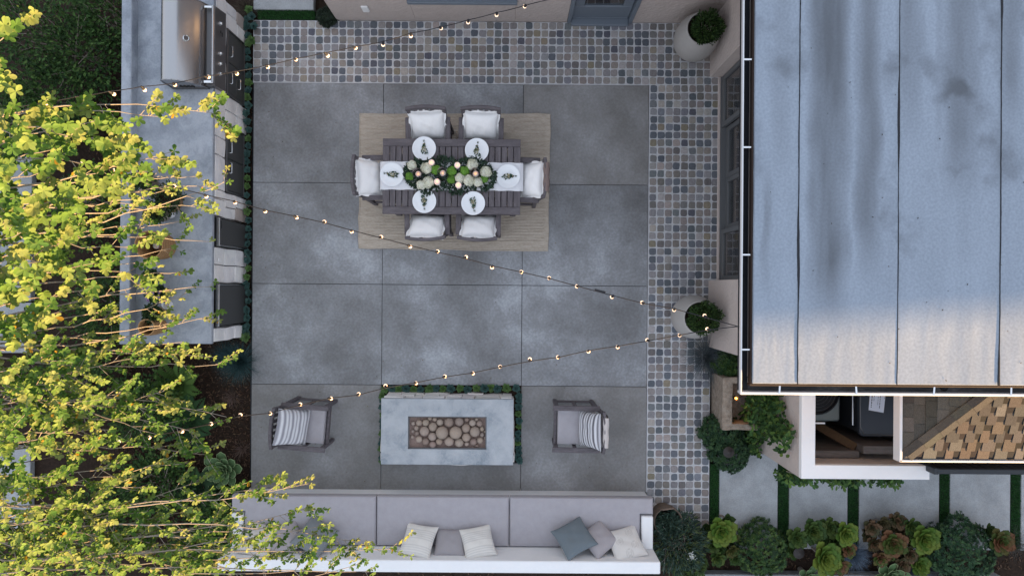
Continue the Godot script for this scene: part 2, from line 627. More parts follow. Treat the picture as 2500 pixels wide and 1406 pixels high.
func _ready() -> void:
	rng.seed = 20240611
	var cam := Camera3D.new()
	cam.name = "camera"
	cam.transform = Transform3D(Basis(Vector3(1, 0, -ROLL).normalized(), Vector3(-ROLL, 0, -1).normalized(), Vector3.UP), Vector3(0, EYE, 0))
	cam.fov = 45.35
	cam.near = 0.05
	cam.far = 400.0
	add_child(cam)
	cam.current = true

	var env := Environment.new()
	env.background_mode = Environment.BG_SKY
	var sky := Sky.new()
	var sm := ProceduralSkyMaterial.new()
	sm.sky_top_color = lin(.220, .245, .287)
	sm.sky_horizon_color = lin(.268, .276, .292)
	sm.sky_curve = 0.25
	sm.ground_bottom_color = lin(.10, .09, .08)
	sm.ground_horizon_color = lin(.35, .33, .31)
	sm.sun_angle_max = 1.0
	sky.sky_material = sm
	env.sky = sky
	env.tonemap_mode = Environment.TONE_MAPPER_LINEAR
	env.tonemap_exposure = 4.3
	env.sdfgi_enabled = true
	env.ssao_enabled = true
	env.ssil_enabled = true
	var we := WorldEnvironment.new()
	we.name = "environment"
	we.environment = env
	add_child(we)

	var sun := DirectionalLight3D.new()
	sun.name = "sun"
	sun.light_color = Color(1.0, 0.81, 0.56)
	sun.light_energy = 1.6
	sun.light_angular_distance = 0.4
	sun.shadow_enabled = true
	add_child(sun)
	sun.look_at_from_position(Vector3(0.72, 0.165, 0.69) * 20.0, Vector3.ZERO)

	make_materials()
	build_ground()
	build_patio()
	build_cobbles()
	build_paths()
	build_house()
	build_low_roof()
	build_yard()
	build_sun_blockers()
	build_counter()
	build_grill()
	build_fridges()
	build_fire_pit()
	build_bench()
	build_dining()
	build_lounge()
	build_planters()
	build_trough()
	build_string_lights()
	build_counter_goods()
	build_beds()
	build_ivy()
	build_tree()
	build_litter()


func build_ground() -> void:
	var b := B.new()
	b.quad(Vector3(-150, -.1, -150), Vector3(150, -.1, -150), Vector3(150, -.1, 150), Vector3(-150, -.1, 150), Vector3.UP)
	setting_mesh("ground", b, M.soil)
	# bark chips scattered over the beds
	var chip := B.new()
	chip.box(Vector3.ZERO, Vector3(.034, .006, .011), .002)
	var mm := MultiMesh.new()
	mm.transform_format = MultiMesh.TRANSFORM_3D
	mm.use_colors = true
	mm.mesh = chip.made()
	var areas := [[-5.2, -3.42, .62, 3.6, 6200], [2.55, 7.0, 3.0, 3.68, 2600], [-5.6, -4.55, -3.8, .7, 2200], [2.6, 3.25, .75, 2.2, 900], [-3.43, 1.76, 3.36, 3.9, 900], [-3.45, -3.39, -3.6, .7, 500]]
	var total := 0
	for a in areas:
		total += a[4]
	mm.instance_count = total
	var i := 0
	for a in areas:
		for k in a[4]:
			var bs := Basis(Vector3.UP, rnd(0, TAU)) * Basis(Vector3.RIGHT, rnd(-.6, .6)) * Basis(Vector3.BACK, rnd(-.5, .5))
			mm.set_instance_transform(i, Transform3D(bs.scaled(Vector3.ONE * rnd(.5, 1.3)), Vector3(rnd(a[0], a[1]), -.094 + rnd(0, .012), rnd(a[2], a[3]))))
			mm.set_instance_color(i, jit([C(.05, .028, .018), C(.025, .015, .011), C(.12, .075, .05), C(.075, .045, .03)][rng.randi() % 4], .3))
			i += 1
	var mi := MultiMeshInstance3D.new()
	mi.name = "bark_mulch"
	mi.multimesh = mm
	mi.material_override = M.chips
	mi.set_meta("kind", "stuff")
	add_child(mi)


func build_patio() -> void:
	var root := setting("patio_ground")
	var base := B.new()
	base.box(Vector3(-.84, -.06, -.05), Vector3(5.17, .05, 5.28), 0.0)
	part(root, "joint_bed", base, M.tar)
	var xs := [at(615, 703).x, at(932.5, 703).x, at(1274.5, 703).x, at(1581, 703).x]
	var zs := [at(1250, 206).z, at(1250, 449.5).z, at(1250, 696.5).z, at(1250, 942).z, at(1250, 1199).z]
	var g := .003
	for r in 4:
		for q in 3:
			var z0: float = zs[r] + g
			if r == 3 and q == 1:
				z0 = at(1250, 1131).z
			var x0: float = xs[q] + (g if q > 0 else 0.0)
			var x1: float = xs[q + 1] - (g if q < 2 else 0.0)
			var z1: float = zs[r + 1] - (g if r < 3 else 0.0)
			if r == 0:
				z0 = zs[0]
			var b := B.new()
			b.box(Vector3((x0 + x1) / 2, -.055, (z0 + z1) / 2), Vector3(x1 - x0, .11, z1 - z0), .003)
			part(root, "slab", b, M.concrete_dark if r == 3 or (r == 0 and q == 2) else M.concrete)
	# steel edging between the concrete and the setts
	var e := B.new()
	e.box(Vector3((xs[0] + xs[3]) / 2, -.05, zs[0] - .006), Vector3(xs[3] - xs[0] + .024, .102, .006), 0.0)
	e.box(Vector3(xs[3] + .009, -.05, (zs[0] + zs[4]) / 2), Vector3(.006, .102, zs[4] - zs[0]), 0.0)
	part(root, "edging", e, M.white_metal)


func cobble_mesh(col: Color) -> ArrayMesh:
	var b := B.new()
	b.col = col
	var w := .0935
	var pts := PackedVector2Array()
	var sq := 12
	for k in sq:
		var a := TAU * (k + .5) / sq
		var d := Vector2(cos(a), sin(a))
		var q := pow(pow(absf(d.x), 5.5) + pow(absf(d.y), 5.5), -1.0 / 5.5)
		pts.append(d * q * w * .5 * (1.0 + rnd(-.075, .045)))
	var m := pts.size()
	var rings := [[1.0, -.03], [1.0, -.003], [.90, .003], [0.0, .0045]]
	for s in 3:
		for i in m:
			var j := (i + 1) % m
			var k0: float = rings[s][0]
			var k1: float = rings[s + 1][0]
			var o := Vector3(pts[i].x, .02 if s > 0 else 0.0, pts[i].y)
			if s == 2:
				b.tri(Vector3(pts[i].x * k0, rings[s][1], pts[i].y * k0), Vector3(pts[j].x * k0, rings[s][1], pts[j].y * k0), Vector3(0, rings[s + 1][1], 0), Vector3.UP)
			else:
				b.quad(Vector3(pts[i].x * k0, rings[s][1], pts[i].y * k0), Vector3(pts[j].x * k0, rings[s][1], pts[j].y * k0), Vector3(pts[j].x * k1, rings[s + 1][1], pts[j].y * k1), Vector3(pts[i].x * k1, rings[s + 1][1], pts[i].y * k1), o)
	return b.made()


func build_cobbles() -> void:
	var pal := [C(.165, .182, .215), C(.15, .165, .195), C(.125, .137, .162), C(.205, .218, .245), C(.25, .23, .22), C(.275, .25, .235), C(.23, .215, .21), C(.36, .33, .305), C(.45, .425, .405), C(.37, .365, .372), C(.20, .19, .19), C(.295, .27, .255), C(.30, .30, .315), C(.27, .262, .262), C(.185, .195, .215), C(.315, .27, .215)]
	var meshes: Array[ArrayMesh] = []
	for cset in pal:
		for k in 4:
			meshes.append(cobble_mesh(jit(cset, .16)))
	var z_top := -3.475
	var z_seam := at(1250, 206).z - .012
	var x_left := at(617, 130).x
	var x_seam := at(1581, 703).x + .014
	var strips := [["cobble_path", x_left, at(1757, 130).x, z_top, z_seam], ["cobble_walk", x_seam, at(1757, 400).x, z_seam, at(1250, 1285).z]]
	for s in strips:
		var root := setting(s[0])
		var bed := B.new()
		if s[0] == "cobble_path":
			bed.box(Vector3((s[1] + 2.72) / 2, -.053, (s[3] + s[4]) / 2), Vector3(2.72 - s[1], .1, s[4] - s[3]))
		else:
			bed.box(Vector3((s[1] + 2.72) / 2, -.053, (s[3] - .118) / 2), Vector3(2.72 - s[1], .1, -.118 - s[3]))
			bed.box(Vector3((s[1] + 2.598) / 2, -.053, (-.118 + s[4]) / 2), Vector3(2.598 - s[1], .1, s[4] + .118))
		part(root, "mortar", bed, M.mortar)
		var nx := int(round((s[2] - s[1]) / .102))
		var nz := int(round((s[4] - s[3]) / .101))
		var spots := []
		for i in nx:
			for j in nz:
				var x: float = s[1] + (i + .5) * (s[2] - s[1]) / nx + rnd(-.004, .004)
				var z: float = s[3] + (j + .5) * (s[4] - s[3]) / nz + rnd(-.004, .004)
				if s[0] == "cobble_walk" and z > -.16 and x > 2.57:
					continue
				if s[0] == "cobble_path" and z > -2.78 and x > 2.66:
					continue
				spots.append([x * x + z * z, x, z])
		spots.sort_custom(func(p, q): return p[0] < q[0])
		var rest := B.new()
		for k in spots.size():
			var bs := Basis(Vector3.UP, (rng.randi() % 4) * PI / 2 + rnd(-.05, .05)).scaled(Vector3(rnd(.94, 1.03), 1, rnd(.94, 1.03)))
			var t := Transform3D(bs, Vector3(spots[k][1], rnd(-.0015, .0015), spots[k][2]))
			var am := meshes[rng.randi() % meshes.size()]
			if rng.randf() < .55 and meshes.find(am) >= 60:
				am = meshes[rng.randi() % 60]
			if k < 295:
				inst(root, "cobble", am, M.cobble, t)
			else:
				var arr := am.surface_get_arrays(0)
				var vv: PackedVector3Array = arr[Mesh.ARRAY_VERTEX]
				var nn: PackedVector3Array = arr[Mesh.ARRAY_NORMAL]
				var cc: PackedColorArray = arr[Mesh.ARRAY_COLOR]
				for i in vv.size():
					rest.v.append(t * vv[i])
					rest.n.append((bs * nn[i]).normalized())
				rest.c.append_array(cc)
		var o := part(root, "farther_cobbles", rest, M.cobble)
		o.set_meta("kind", "stuff")


func grass_strip(x0: float, x1: float, z0: float, z1: float, count: int) -> void:
	var b := B.new()
	b.col = C(.012, .035, .012)
	b.box(Vector3((x0 + x1) / 2, -.03, (z0 + z1) / 2), Vector3(x1 - x0, .04, z1 - z0))
	for k in count:
		b.col = jit([C(.03, .11, .028), C(.022, .08, .024), C(.045, .14, .04)][rng.randi() % 3], .25)
		b.blade(Vector3(rnd(x0, x1), -.012, rnd(z0, z1)), Vector3(rnd(-.5, .5), 1, rnd(-.5, .5)), rnd(.02, .04), .006, .8, 2)
	setting_mesh("artificial_grass", b, M.shrub, "stuff")


func build_paths() -> void:
	# concrete stepping slabs with strips of turf between them, south of the yard wall
	var root := setting("garden_path")
	var xs := [[1757, 1900], [1928, 2071], [2099, 2295], [2321, 2469], [2495, 2640]]
	for s in xs:
		var x0 := at(s[0], 1230).x
		var x1 := at(s[1], 1230).x
		var b := B.new()
		b.box(Vector3((x0 + x1) / 2, -.045, 2.76), Vector3(x1 - x0, .09, 1.24), .006)
		part(root, "slab", b, M.paver)
	for s in [[1734, 1756, 1130], [1901, 1927, 1120], [2072, 2098, 1120], [2296, 2320, 1120], [2470, 2494, 1120]]:
		grass_strip(at(s[0], 1230).x + .003, at(s[1], 1230).x - .003, at(1250, s[2]).z, 3.36, 2600)
	# slab and turf in the north-west corner
	var nw := setting("corner_path")
	var b := B.new()
	b.box(Vector3((at(618, 0).x + at(765, 0).x) / 2, -.04, -4.2), Vector3(at(765, 0).x - at(618, 0).x, .1, 1.18), .006)
	part(nw, "slab", b, M.paver)
	grass_strip(at(628, 35).x, at(768, 35).x, -3.6, -3.485, 2600)
	# kerb along the south bed
	var k := B.new()
	k.box(Vector3(4.4, -.02, 3.95), Vector3(4.0, .16, .5), .012)
	setting_mesh("kerb", k, M.paver)
	# paving beside the far fence, under the tree
	var w := setting("side_path")
	for s in [[-40, 75, 380, 500], [-40, 72, 503, 735], [-40, 74, 738, 862], [-40, 70, 1090, 1300]]:
		var c := B.new()
		var p0 := at(s[0], s[2])
		var p1 := at(s[1], s[3])
		c.box(Vector3((p0.x + p1.x) / 2, -.05, (p0.z + p1.z) / 2), Vector3(p1.x - p0.x, .09, p1.z - p0.z), .006)
		part(w, "slab", c, M.paver)


func pane_in(parent: Node, b: B) -> void:
	part(parent, "pane", b, M.pane)


func build_house() -> void:
	var h := thing("stucco_house", "beige stucco house with flat grey felt roof along the patio", "house", Vector3(2.6, 0, -3.4))
	var base := -h.position
	var zf := -3.483
	var xw := 2.567
	var wall := func(ctr: Vector3, size: Vector3, called := "wall") -> void:
		var b := B.new()
		b.box(base + ctr, size, .006)
		part(h, called, b, M.stucco)
	# north wing, its south wall broken by a window and a door
	var win := [-1.28, 0.02, .62, 2.1]
	var dr := [at(1385, 52).x, at(1543, 52).x]
	wall.call(Vector3((-2.32 + win[0]) / 2, 1.45, zf - .1), Vector3(win[0] + 2.32, 3.1, .2))
	wall.call(Vector3((win[0] + win[1]) / 2, .26, zf - .1), Vector3(win[1] - win[0], .72, .2))
	wall.call(Vector3((win[0] + win[1]) / 2, 2.55, zf - .1), Vector3(win[1] - win[0], .9, .2))
	wall.call(Vector3((win[1] + dr[0]) / 2, 1.45, zf - .1), Vector3(dr[0] - win[1], 3.1, .2))
	wall.call(Vector3((dr[0] + dr[1]) / 2, 2.6, zf - .1), Vector3(dr[1] - dr[0], .8, .2))
	wall.call(Vector3((dr[1] + 2.75) / 2, 1.45, zf - .1), Vector3(2.75 - dr[1], 3.1, .2))
	wall.call(Vector3(-2.22, 1.45, -5.2), Vector3(.2, 3.1, 3.03))
	wall.call(Vector3(.4, 1.45, -6.8), Vector3(5.4, 3.1, .2))
	var rf := B.new()
	rf.box(base + Vector3(.05, 3.06, -5.15), Vector3(5.0, .12, 3.5), .01)
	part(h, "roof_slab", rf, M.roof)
	var fl := B.new()
	fl.box(base + Vector3(.2, .01, -5.2), Vector3(4.8, .1, 3.0))
	fl.box(base + Vector3(5.5, -.02, -1.4), Vector3(5.1, .1, 4.2))
	part(h, "floor", fl, M.plank)
	# window of the north wing
	var b := B.new()
	var wx: float = (win[0] + win[1]) / 2
	var ww: float = win[1] - win[0]
	b.box(base + Vector3(wx, win[2] + .025, zf + .012), Vector3(ww + .04, .06, .07), .006)
	b.box(base + Vector3(wx, win[3] - .03, zf - .03), Vector3(ww, .06, .06), .004)
	for x in [win[0] + .03, wx, win[1] - .03]:
		b.box(base + Vector3(x, (win[2] + win[3]) / 2, zf - .03), Vector3(.06, win[3] - win[2] - .12, .06), .004)
	var wn := part(h, "window", b, M.frame_blue)
	b = B.new()
	b.box(base + Vector3(wx, (win[2] + win[3]) / 2, zf - .04), Vector3(ww - .06, win[3] - win[2] - .1, .008))
	pane_in(wn, b)
	# glazed door of the north wing
	b = B.new()
	var dx: float = (dr[0] + dr[1]) / 2
	var dw: float = dr[1] - dr[0]
	for s in [-1.0, 1.0]:
		b.box(base + Vector3(dx + s * (dw / 2 - .025), 1.1, zf - .03), Vector3(.05, 2.2, .1), .006)
	b.box(base + Vector3(dx, 2.17, zf - .03), Vector3(dw - .1, .06, .1), .006)
	b.box(base + Vector3(dx, .02, zf - .02), Vector3(dw - .1, .05, .16), .01)
	var df := part(h, "door_frame", b, M.frame_blue)
	b = B.new()
	b.box(base + Vector3(dx, .225, zf - .06), Vector3(dw - .11, .35, .045), .006)
	b.box(base + Vector3(dx, .07, zf - .033), Vector3(dw - .13, .022, .012), .004)
	b.box(base + Vector3(dx, 2.05, zf - .06), Vector3(dw - .11, .16, .045), .006)
	for s in [-1.0, 1.0]:
		b.box(base + Vector3(dx + s * (dw / 2 - .12), 1.18, zf - .06), Vector3(.12, 1.56, .045), .006)
	part(df, "door_leaf", b, M.frame_blue)
	b = B.new()
	b.box(base + Vector3(dx, 1.18, zf - .06), Vector3(dw - .36, 1.56, .008))
	pane_in(df, b)
	# outlet cover
	b = B.new()
	b.box(base + Vector3(-1.86, .395, zf + .012), Vector3(.085, .16, .024), .006)
	part(h, "outlet_cover", b, M.white_wall)
	# east wing: two piers, a header and a recess for the sliding doors
	var z1 := at(1730, 188).z
	var z2 := -.118
	var z3 := .749
	wall.call(Vector3(xw + .2, 1.28, (zf + z1) / 2), Vector3(.4, 2.66, z1 - zf - .002))
	wall.call(Vector3(xw + .2, 1.28, (z2 + z3) / 2), Vector3(.4, 2.66, z3 - z2))
	wall.call(Vector3(xw + .2, 2.38, (z1 + z2) / 2), Vector3(.4, .46, z2 - z1 - .002))
	wall.call(Vector3(xw + 3.2, 1.28, z3 - .11), Vector3(5.6, 2.66, .2))
	wall.call(Vector3(xw + 5.6, 1.28, -2.0), Vector3(.2, 2.66, 5.2))
	wall.call(Vector3(2.69, -.02, (z1 + z2) / 2), Vector3(.036, .07, z2 - z1), "sill")
	# four sliding panels, the middle two set deeper
	var pw := (z2 - z1) / 4.0
	for k in 4:
		var x := 2.745 if k == 0 or k == 3 else 2.80
		var zc := z1 + pw * (k + .5)
		b = B.new()
		b.box(base + Vector3(x, .06, zc), Vector3(.05, .1, pw - .004), .004)
		b.box(base + Vector3(x, 2.1, zc), Vector3(.05, .1, pw - .004), .004)
		for s in [-1.0, 1.0]:
			b.box(base + Vector3(x, 1.08, zc + s * (pw / 2 - .031)), Vector3(.05, 1.94, .058), .004)
		var d := part(h, "sliding_door", b, M.frame_grey)
		b = B.new()
		b.box(base + Vector3(x, 1.08, zc), Vector3(.01, 1.94, pw - .12))
		pane_in(d, b)
	b = B.new()
	b.box(base + Vector3(2.78, .006, (z1 + z2) / 2), Vector3(.14, .03, z2 - z1), .003)
	part(h, "door_track", b, M.frame_grey)
	b = B.new()
	b.box(base + Vector3(5.0, 1.2, -1.4), Vector3(.1, 2.4, 4.0))
	part(h, "inner_wall", b, M.timber)
	# flat roof: five rolls of felt lapped over each other, black seams between them
	var xs := [2.191, 2.596, 3.499, 4.427, 5.35, 6.3, 8.3]
	var ze := .8505
	for k in 6:
		b = B.new()
		b.box(base + Vector3((xs[k] + xs[k + 1]) / 2, 2.70 + .003 * (k % 2), (ze - 6.0) / 2), Vector3(xs[k + 1] - xs[k], .1, ze + 6.0), .004)
		# the felt has buckled into shallow ripples that run down the slope
		var wave := FastNoiseLite.new()
		wave.seed = 40 + k
		wave.frequency = 1.0
		wave.fractal_octaves = 3
		var R := PackedVector3Array()
		var rx := 40
		var rz := 90
		for i in rx + 1:
			for j in rz + 1:
				var fx := lerpf(xs[k] + .004, xs[k + 1] - .004, float(i) / rx)
				var fz := lerpf(-4.6, ze - .004, float(j) / rz)
				var amp := .0011 + .0017 * smoothstep(-1.2, .6, fz)
				R.append(base + Vector3(fx, 2.7555 + .003 * (k % 2) + amp * wave.get_noise_2d(fx * 5.0, fz * .9), fz))
		b.grid(R, rx + 1, rz + 1, false, -1.0)
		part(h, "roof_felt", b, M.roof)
		if k == 0:
			continue
		b = B.new()
		var P := PackedVector3Array()
		var nseg := 90
		for i in nseg + 1:
			var z := -5.0 + (ze + 4.998) * i / nseg
			var wob := .002 * sin(z * 2.3 + k) + .0015 * sin(z * 7.1 + k * 2.0) + rnd(-.0015, .0015)
			var half := .0035 + rnd(0, .002) + .009 * maxf(0.0, sin(z * 1.7 + k * 2.1) - .72) / .28
			for q in [[-1.0, .0], [-.5, .005], [.5, .005], [1.0, .0]]:
				P.append(base + Vector3(xs[k] + wob + q[0] * half, 2.7575 + q[1], z))
		b.grid(P, nseg + 1, 4, false, -1.0)
		part(h, "roof_seam", b, M.tar)
	# drip edge, gutters with brackets
	b = B.new()
	b.box(base + Vector3(2.184, 2.70, (ze - 5.0) / 2), Vector3(.014, .07, ze + 5.0), .004)
	b.box(base + Vector3(5.2, 2.70, ze + .012), Vector3(6.06, .07, .022), .004)
	part(h, "drip_edge", b, M.brown_edge)
	var gut := func(a: Vector3, size: Vector3, m: Material) -> void:
		var q := B.new()
		q.box(base + a, size, .003)
		part(h, "gutter_lip", q, m)
	gut.call(Vector3(2.095, 2.706, (.955 - 5.0) / 2), Vector3(.014, .046, 5.955), M.white_metal)
	gut.call(Vector3(2.107, 2.645, (.93 - 5.0) / 2), Vector3(.008, .10, 5.93), M.gutter_black)
	gut.call(Vector3(5.2, 2.655, .945), Vector3(6.19, .12, .024), M.white_metal)
	b = B.new()
	b.box(base + Vector3(2.15, 2.60, (.93 - 5.0) / 2), Vector3(.087, .012, 5.93))
	part(h, "gutter_bed", b, M.gutter_black)
	b = B.new()
	b.box(base + Vector3(5.2, 2.60, .897), Vector3(6.0, .012, .072))
	part(h, "gutter_bed", b, M.gutter_grey)
	b = B.new()
	b.lathe([Vector2(0, 0), Vector2(.03, 0), Vector2(.034, .006), Vector2(.034, 0)], 14, base + Vector3(4.02, 2.608, .895))
	part(h, "gutter_outlet", b, M.black)
	var brackets := []
	for y in [-60, 146, 360, 622, 853]:
		brackets.append(Vector3(2.135, 2.715, at(1812, y, 2.7).z))
	for x in [1903, 2090, 2280, 2468]:
		brackets.append(Vector3(at(x, 945, 2.7).x, 2.715, .905))
	for k in brackets.size():
		b = B.new()
		var along_x: bool = k < 5
		b.box(base + brackets[k], Vector3(.095, .006, .016) if along_x else Vector3(.016, .006, .085), .001, Basis(Vector3.UP, 0.0 if along_x else rnd(-.12, .12)))
		part(h, "gutter_bracket", b, M.chrome)
	b = B.new()
	b.box(base + Vector3(2.33, 2.615, (.8 - 5.0) / 2), Vector3(.28, .04, 5.8))
	b.box(base + Vector3(5.3, 2.615, .80), Vector3(5.6, .04, .10))
	part(h, "soffit", b, M.stucco)


func build_low_roof() -> void:
	# low hipped wing under the flat roof, asphalt shingles lit by the last sun
	var h := thing("shingled_wing", "low hipped roof with brown asphalt shingles and white gutters", "roof", Vector3(4.6, 0, 1.2))
	var base := -h.position
	var x0 := 3.872
	var z0 := 1.652
	var eave := 2.2
	var t := .378
	var deep := .86
	var far := 6.6
	var b := B.new()
	var up := func(x: float, z: float, lift: float) -> Vector3:
		return base + Vector3(x, eave + t * minf(x - x0, z0 - z) + lift, z)
	b.col = C(.055, .052, .05)  # deck darkened in colour to match the shade between the tabs
	b.quad(up.call(x0, z0, 0.0), up.call(far, z0, 0.0), up.call(far, z0 - deep, 0.0), up.call(x0 + deep, z0 - deep, 0.0), Vector3.UP)
	b.tri(up.call(x0, z0, 0.0), up.call(x0, z0 - deep, 0.0), up.call(x0 + deep, z0 - deep, 0.0), Vector3.UP)
	part(h, "roof_deck", b, M.shingle)
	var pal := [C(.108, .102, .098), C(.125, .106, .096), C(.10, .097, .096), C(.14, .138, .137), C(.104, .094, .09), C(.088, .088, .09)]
	var ex := .0926
	var ns := Vector3(0, 1, t).normalized()
	var slab := func(p: Array, nrm: Vector3, thick: float, col: Color, called := "shingle") -> void:
		var q := B.new()
		q.col = col
		var lift := nrm * thick
		q.quad(p[0] + lift, p[1] + lift, p[2] + nrm * .002, p[3] + nrm * .002, nrm)
		for i in 4:
			var j := (i + 1) % 4
			var lo0: Vector3 = p[i]
			var lo1: Vector3 = p[j]
			var hi0: Vector3 = p[i] + (lift if i < 2 else nrm * .002)
			var hi1: Vector3 = p[j] + (lift if j < 2 else nrm * .002)
			var mid: Vector3 = (p[0] + p[1] + p[2] + p[3]) / 4.0
			q.quad(lo0, lo1, hi1, hi0, (lo0 + lo1) / 2.0 - mid)
		part(h, called, q, M.shingle)
	# south slope: courses of raised tabs, gaps coloured darker as shadow band and tab shade
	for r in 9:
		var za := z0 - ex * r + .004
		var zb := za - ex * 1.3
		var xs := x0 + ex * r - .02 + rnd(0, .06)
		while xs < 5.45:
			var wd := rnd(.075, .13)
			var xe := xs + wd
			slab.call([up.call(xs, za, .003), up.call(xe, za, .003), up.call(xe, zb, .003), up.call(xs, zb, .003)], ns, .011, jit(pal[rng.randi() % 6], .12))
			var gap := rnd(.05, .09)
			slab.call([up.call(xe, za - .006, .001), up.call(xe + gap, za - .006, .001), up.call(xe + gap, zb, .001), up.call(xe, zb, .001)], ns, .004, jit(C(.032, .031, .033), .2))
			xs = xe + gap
	# west slope
	var nw := Vector3(-t, 1, 0).normalized()
	for r in 9:
		var xa := x0 + ex * r - .004
		var xb := xa + ex * 1.3
		var zs := z0 - ex * r - rnd(-.02, .06)
		while zs > z0 - deep - .1:
			var ze := zs - rnd(.13, .26)
			var thick := .011 if rng.randf() < .6 else .005
			slab.call([up.call(xa, zs, .002), up.call(xa, ze, .002), up.call(xb, ze, .002), up.call(xb, zs, .002)], nw, thick, jit([C(.085, .083, .078), C(.10, .097, .09), C(.12, .114, .105)][rng.randi() % 3], .12))
			zs = ze - .004
	# hip caps folded over the ridge
	var k := .03
	while k < deep:
		var d0 := k
		var d1 := k + .17
		var lift := .016
		for side in 2:
			var sgn := Vector2(1, 1) if side == 0 else Vector2(-1, -1)
			var half := .047
			var a0 := Vector2(x0 + d0, z0 - d0)
			var a1 := Vector2(x0 + d1, z0 - d1)
			var e0 := a0 + sgn * half
			var e1 := a1 + sgn * half
			if side == 0:
				slab.call([up.call(a0.x, a0.y, lift), up.call(e0.x, e0.y, lift), up.call(e1.x, e1.y, lift), up.call(a1.x, a1.y, lift)], ns, .009, jit(C(.108, .104, .102), .22), "hip_shingle")
			else:
				slab.call([up.call(e0.x, e0.y, lift), up.call(a0.x, a0.y, lift), up.call(a1.x, a1.y, lift), up.call(e1.x, e1.y, lift)], nw, .009, jit(C(.10, .092, .082), .22), "hip_shingle")
		k += .128
	# gutters
	b = B.new()
	b.box(base + Vector3(3.846, 2.16, 1.27), Vector3(.03, .12, .83), .006)
	part(h, "gutter_lip", b, M.white_metal)
	b = B.new()
	b.box(base + Vector3(5.23, 2.16, 1.675), Vector3(2.80, .12, .022), .005)
	part(h, "gutter_lip", b, M.white_metal)
	b = B.new()
	b.box(base + Vector3(3.93, 2.115, 1.25), Vector3(.14, .012, .80))
	b.box(base + Vector3(5.3, 2.115, 1.64), Vector3(2.6, .012, .048))
	part(h, "gutter_bed", b, M.gutter_grey)
	for p in [Vector3(3.89, 2.2, 1.39), Vector3(at(2283, 1117, 2.2).x, 2.2, 1.66)]:
		b = B.new()
		b.box(base + p, Vector3(.075, .005, .012) if p.x < 4.0 else Vector3(.012, .005, .05))
		part(h, "gutter_bracket", b, M.chrome)
	# walls below
	b = B.new()
	b.box(base + Vector3(5.9, 1.05, 1.1), Vector3(2.2, 2.1, .7), .006)
	part(h, "wall", b, M.stucco)


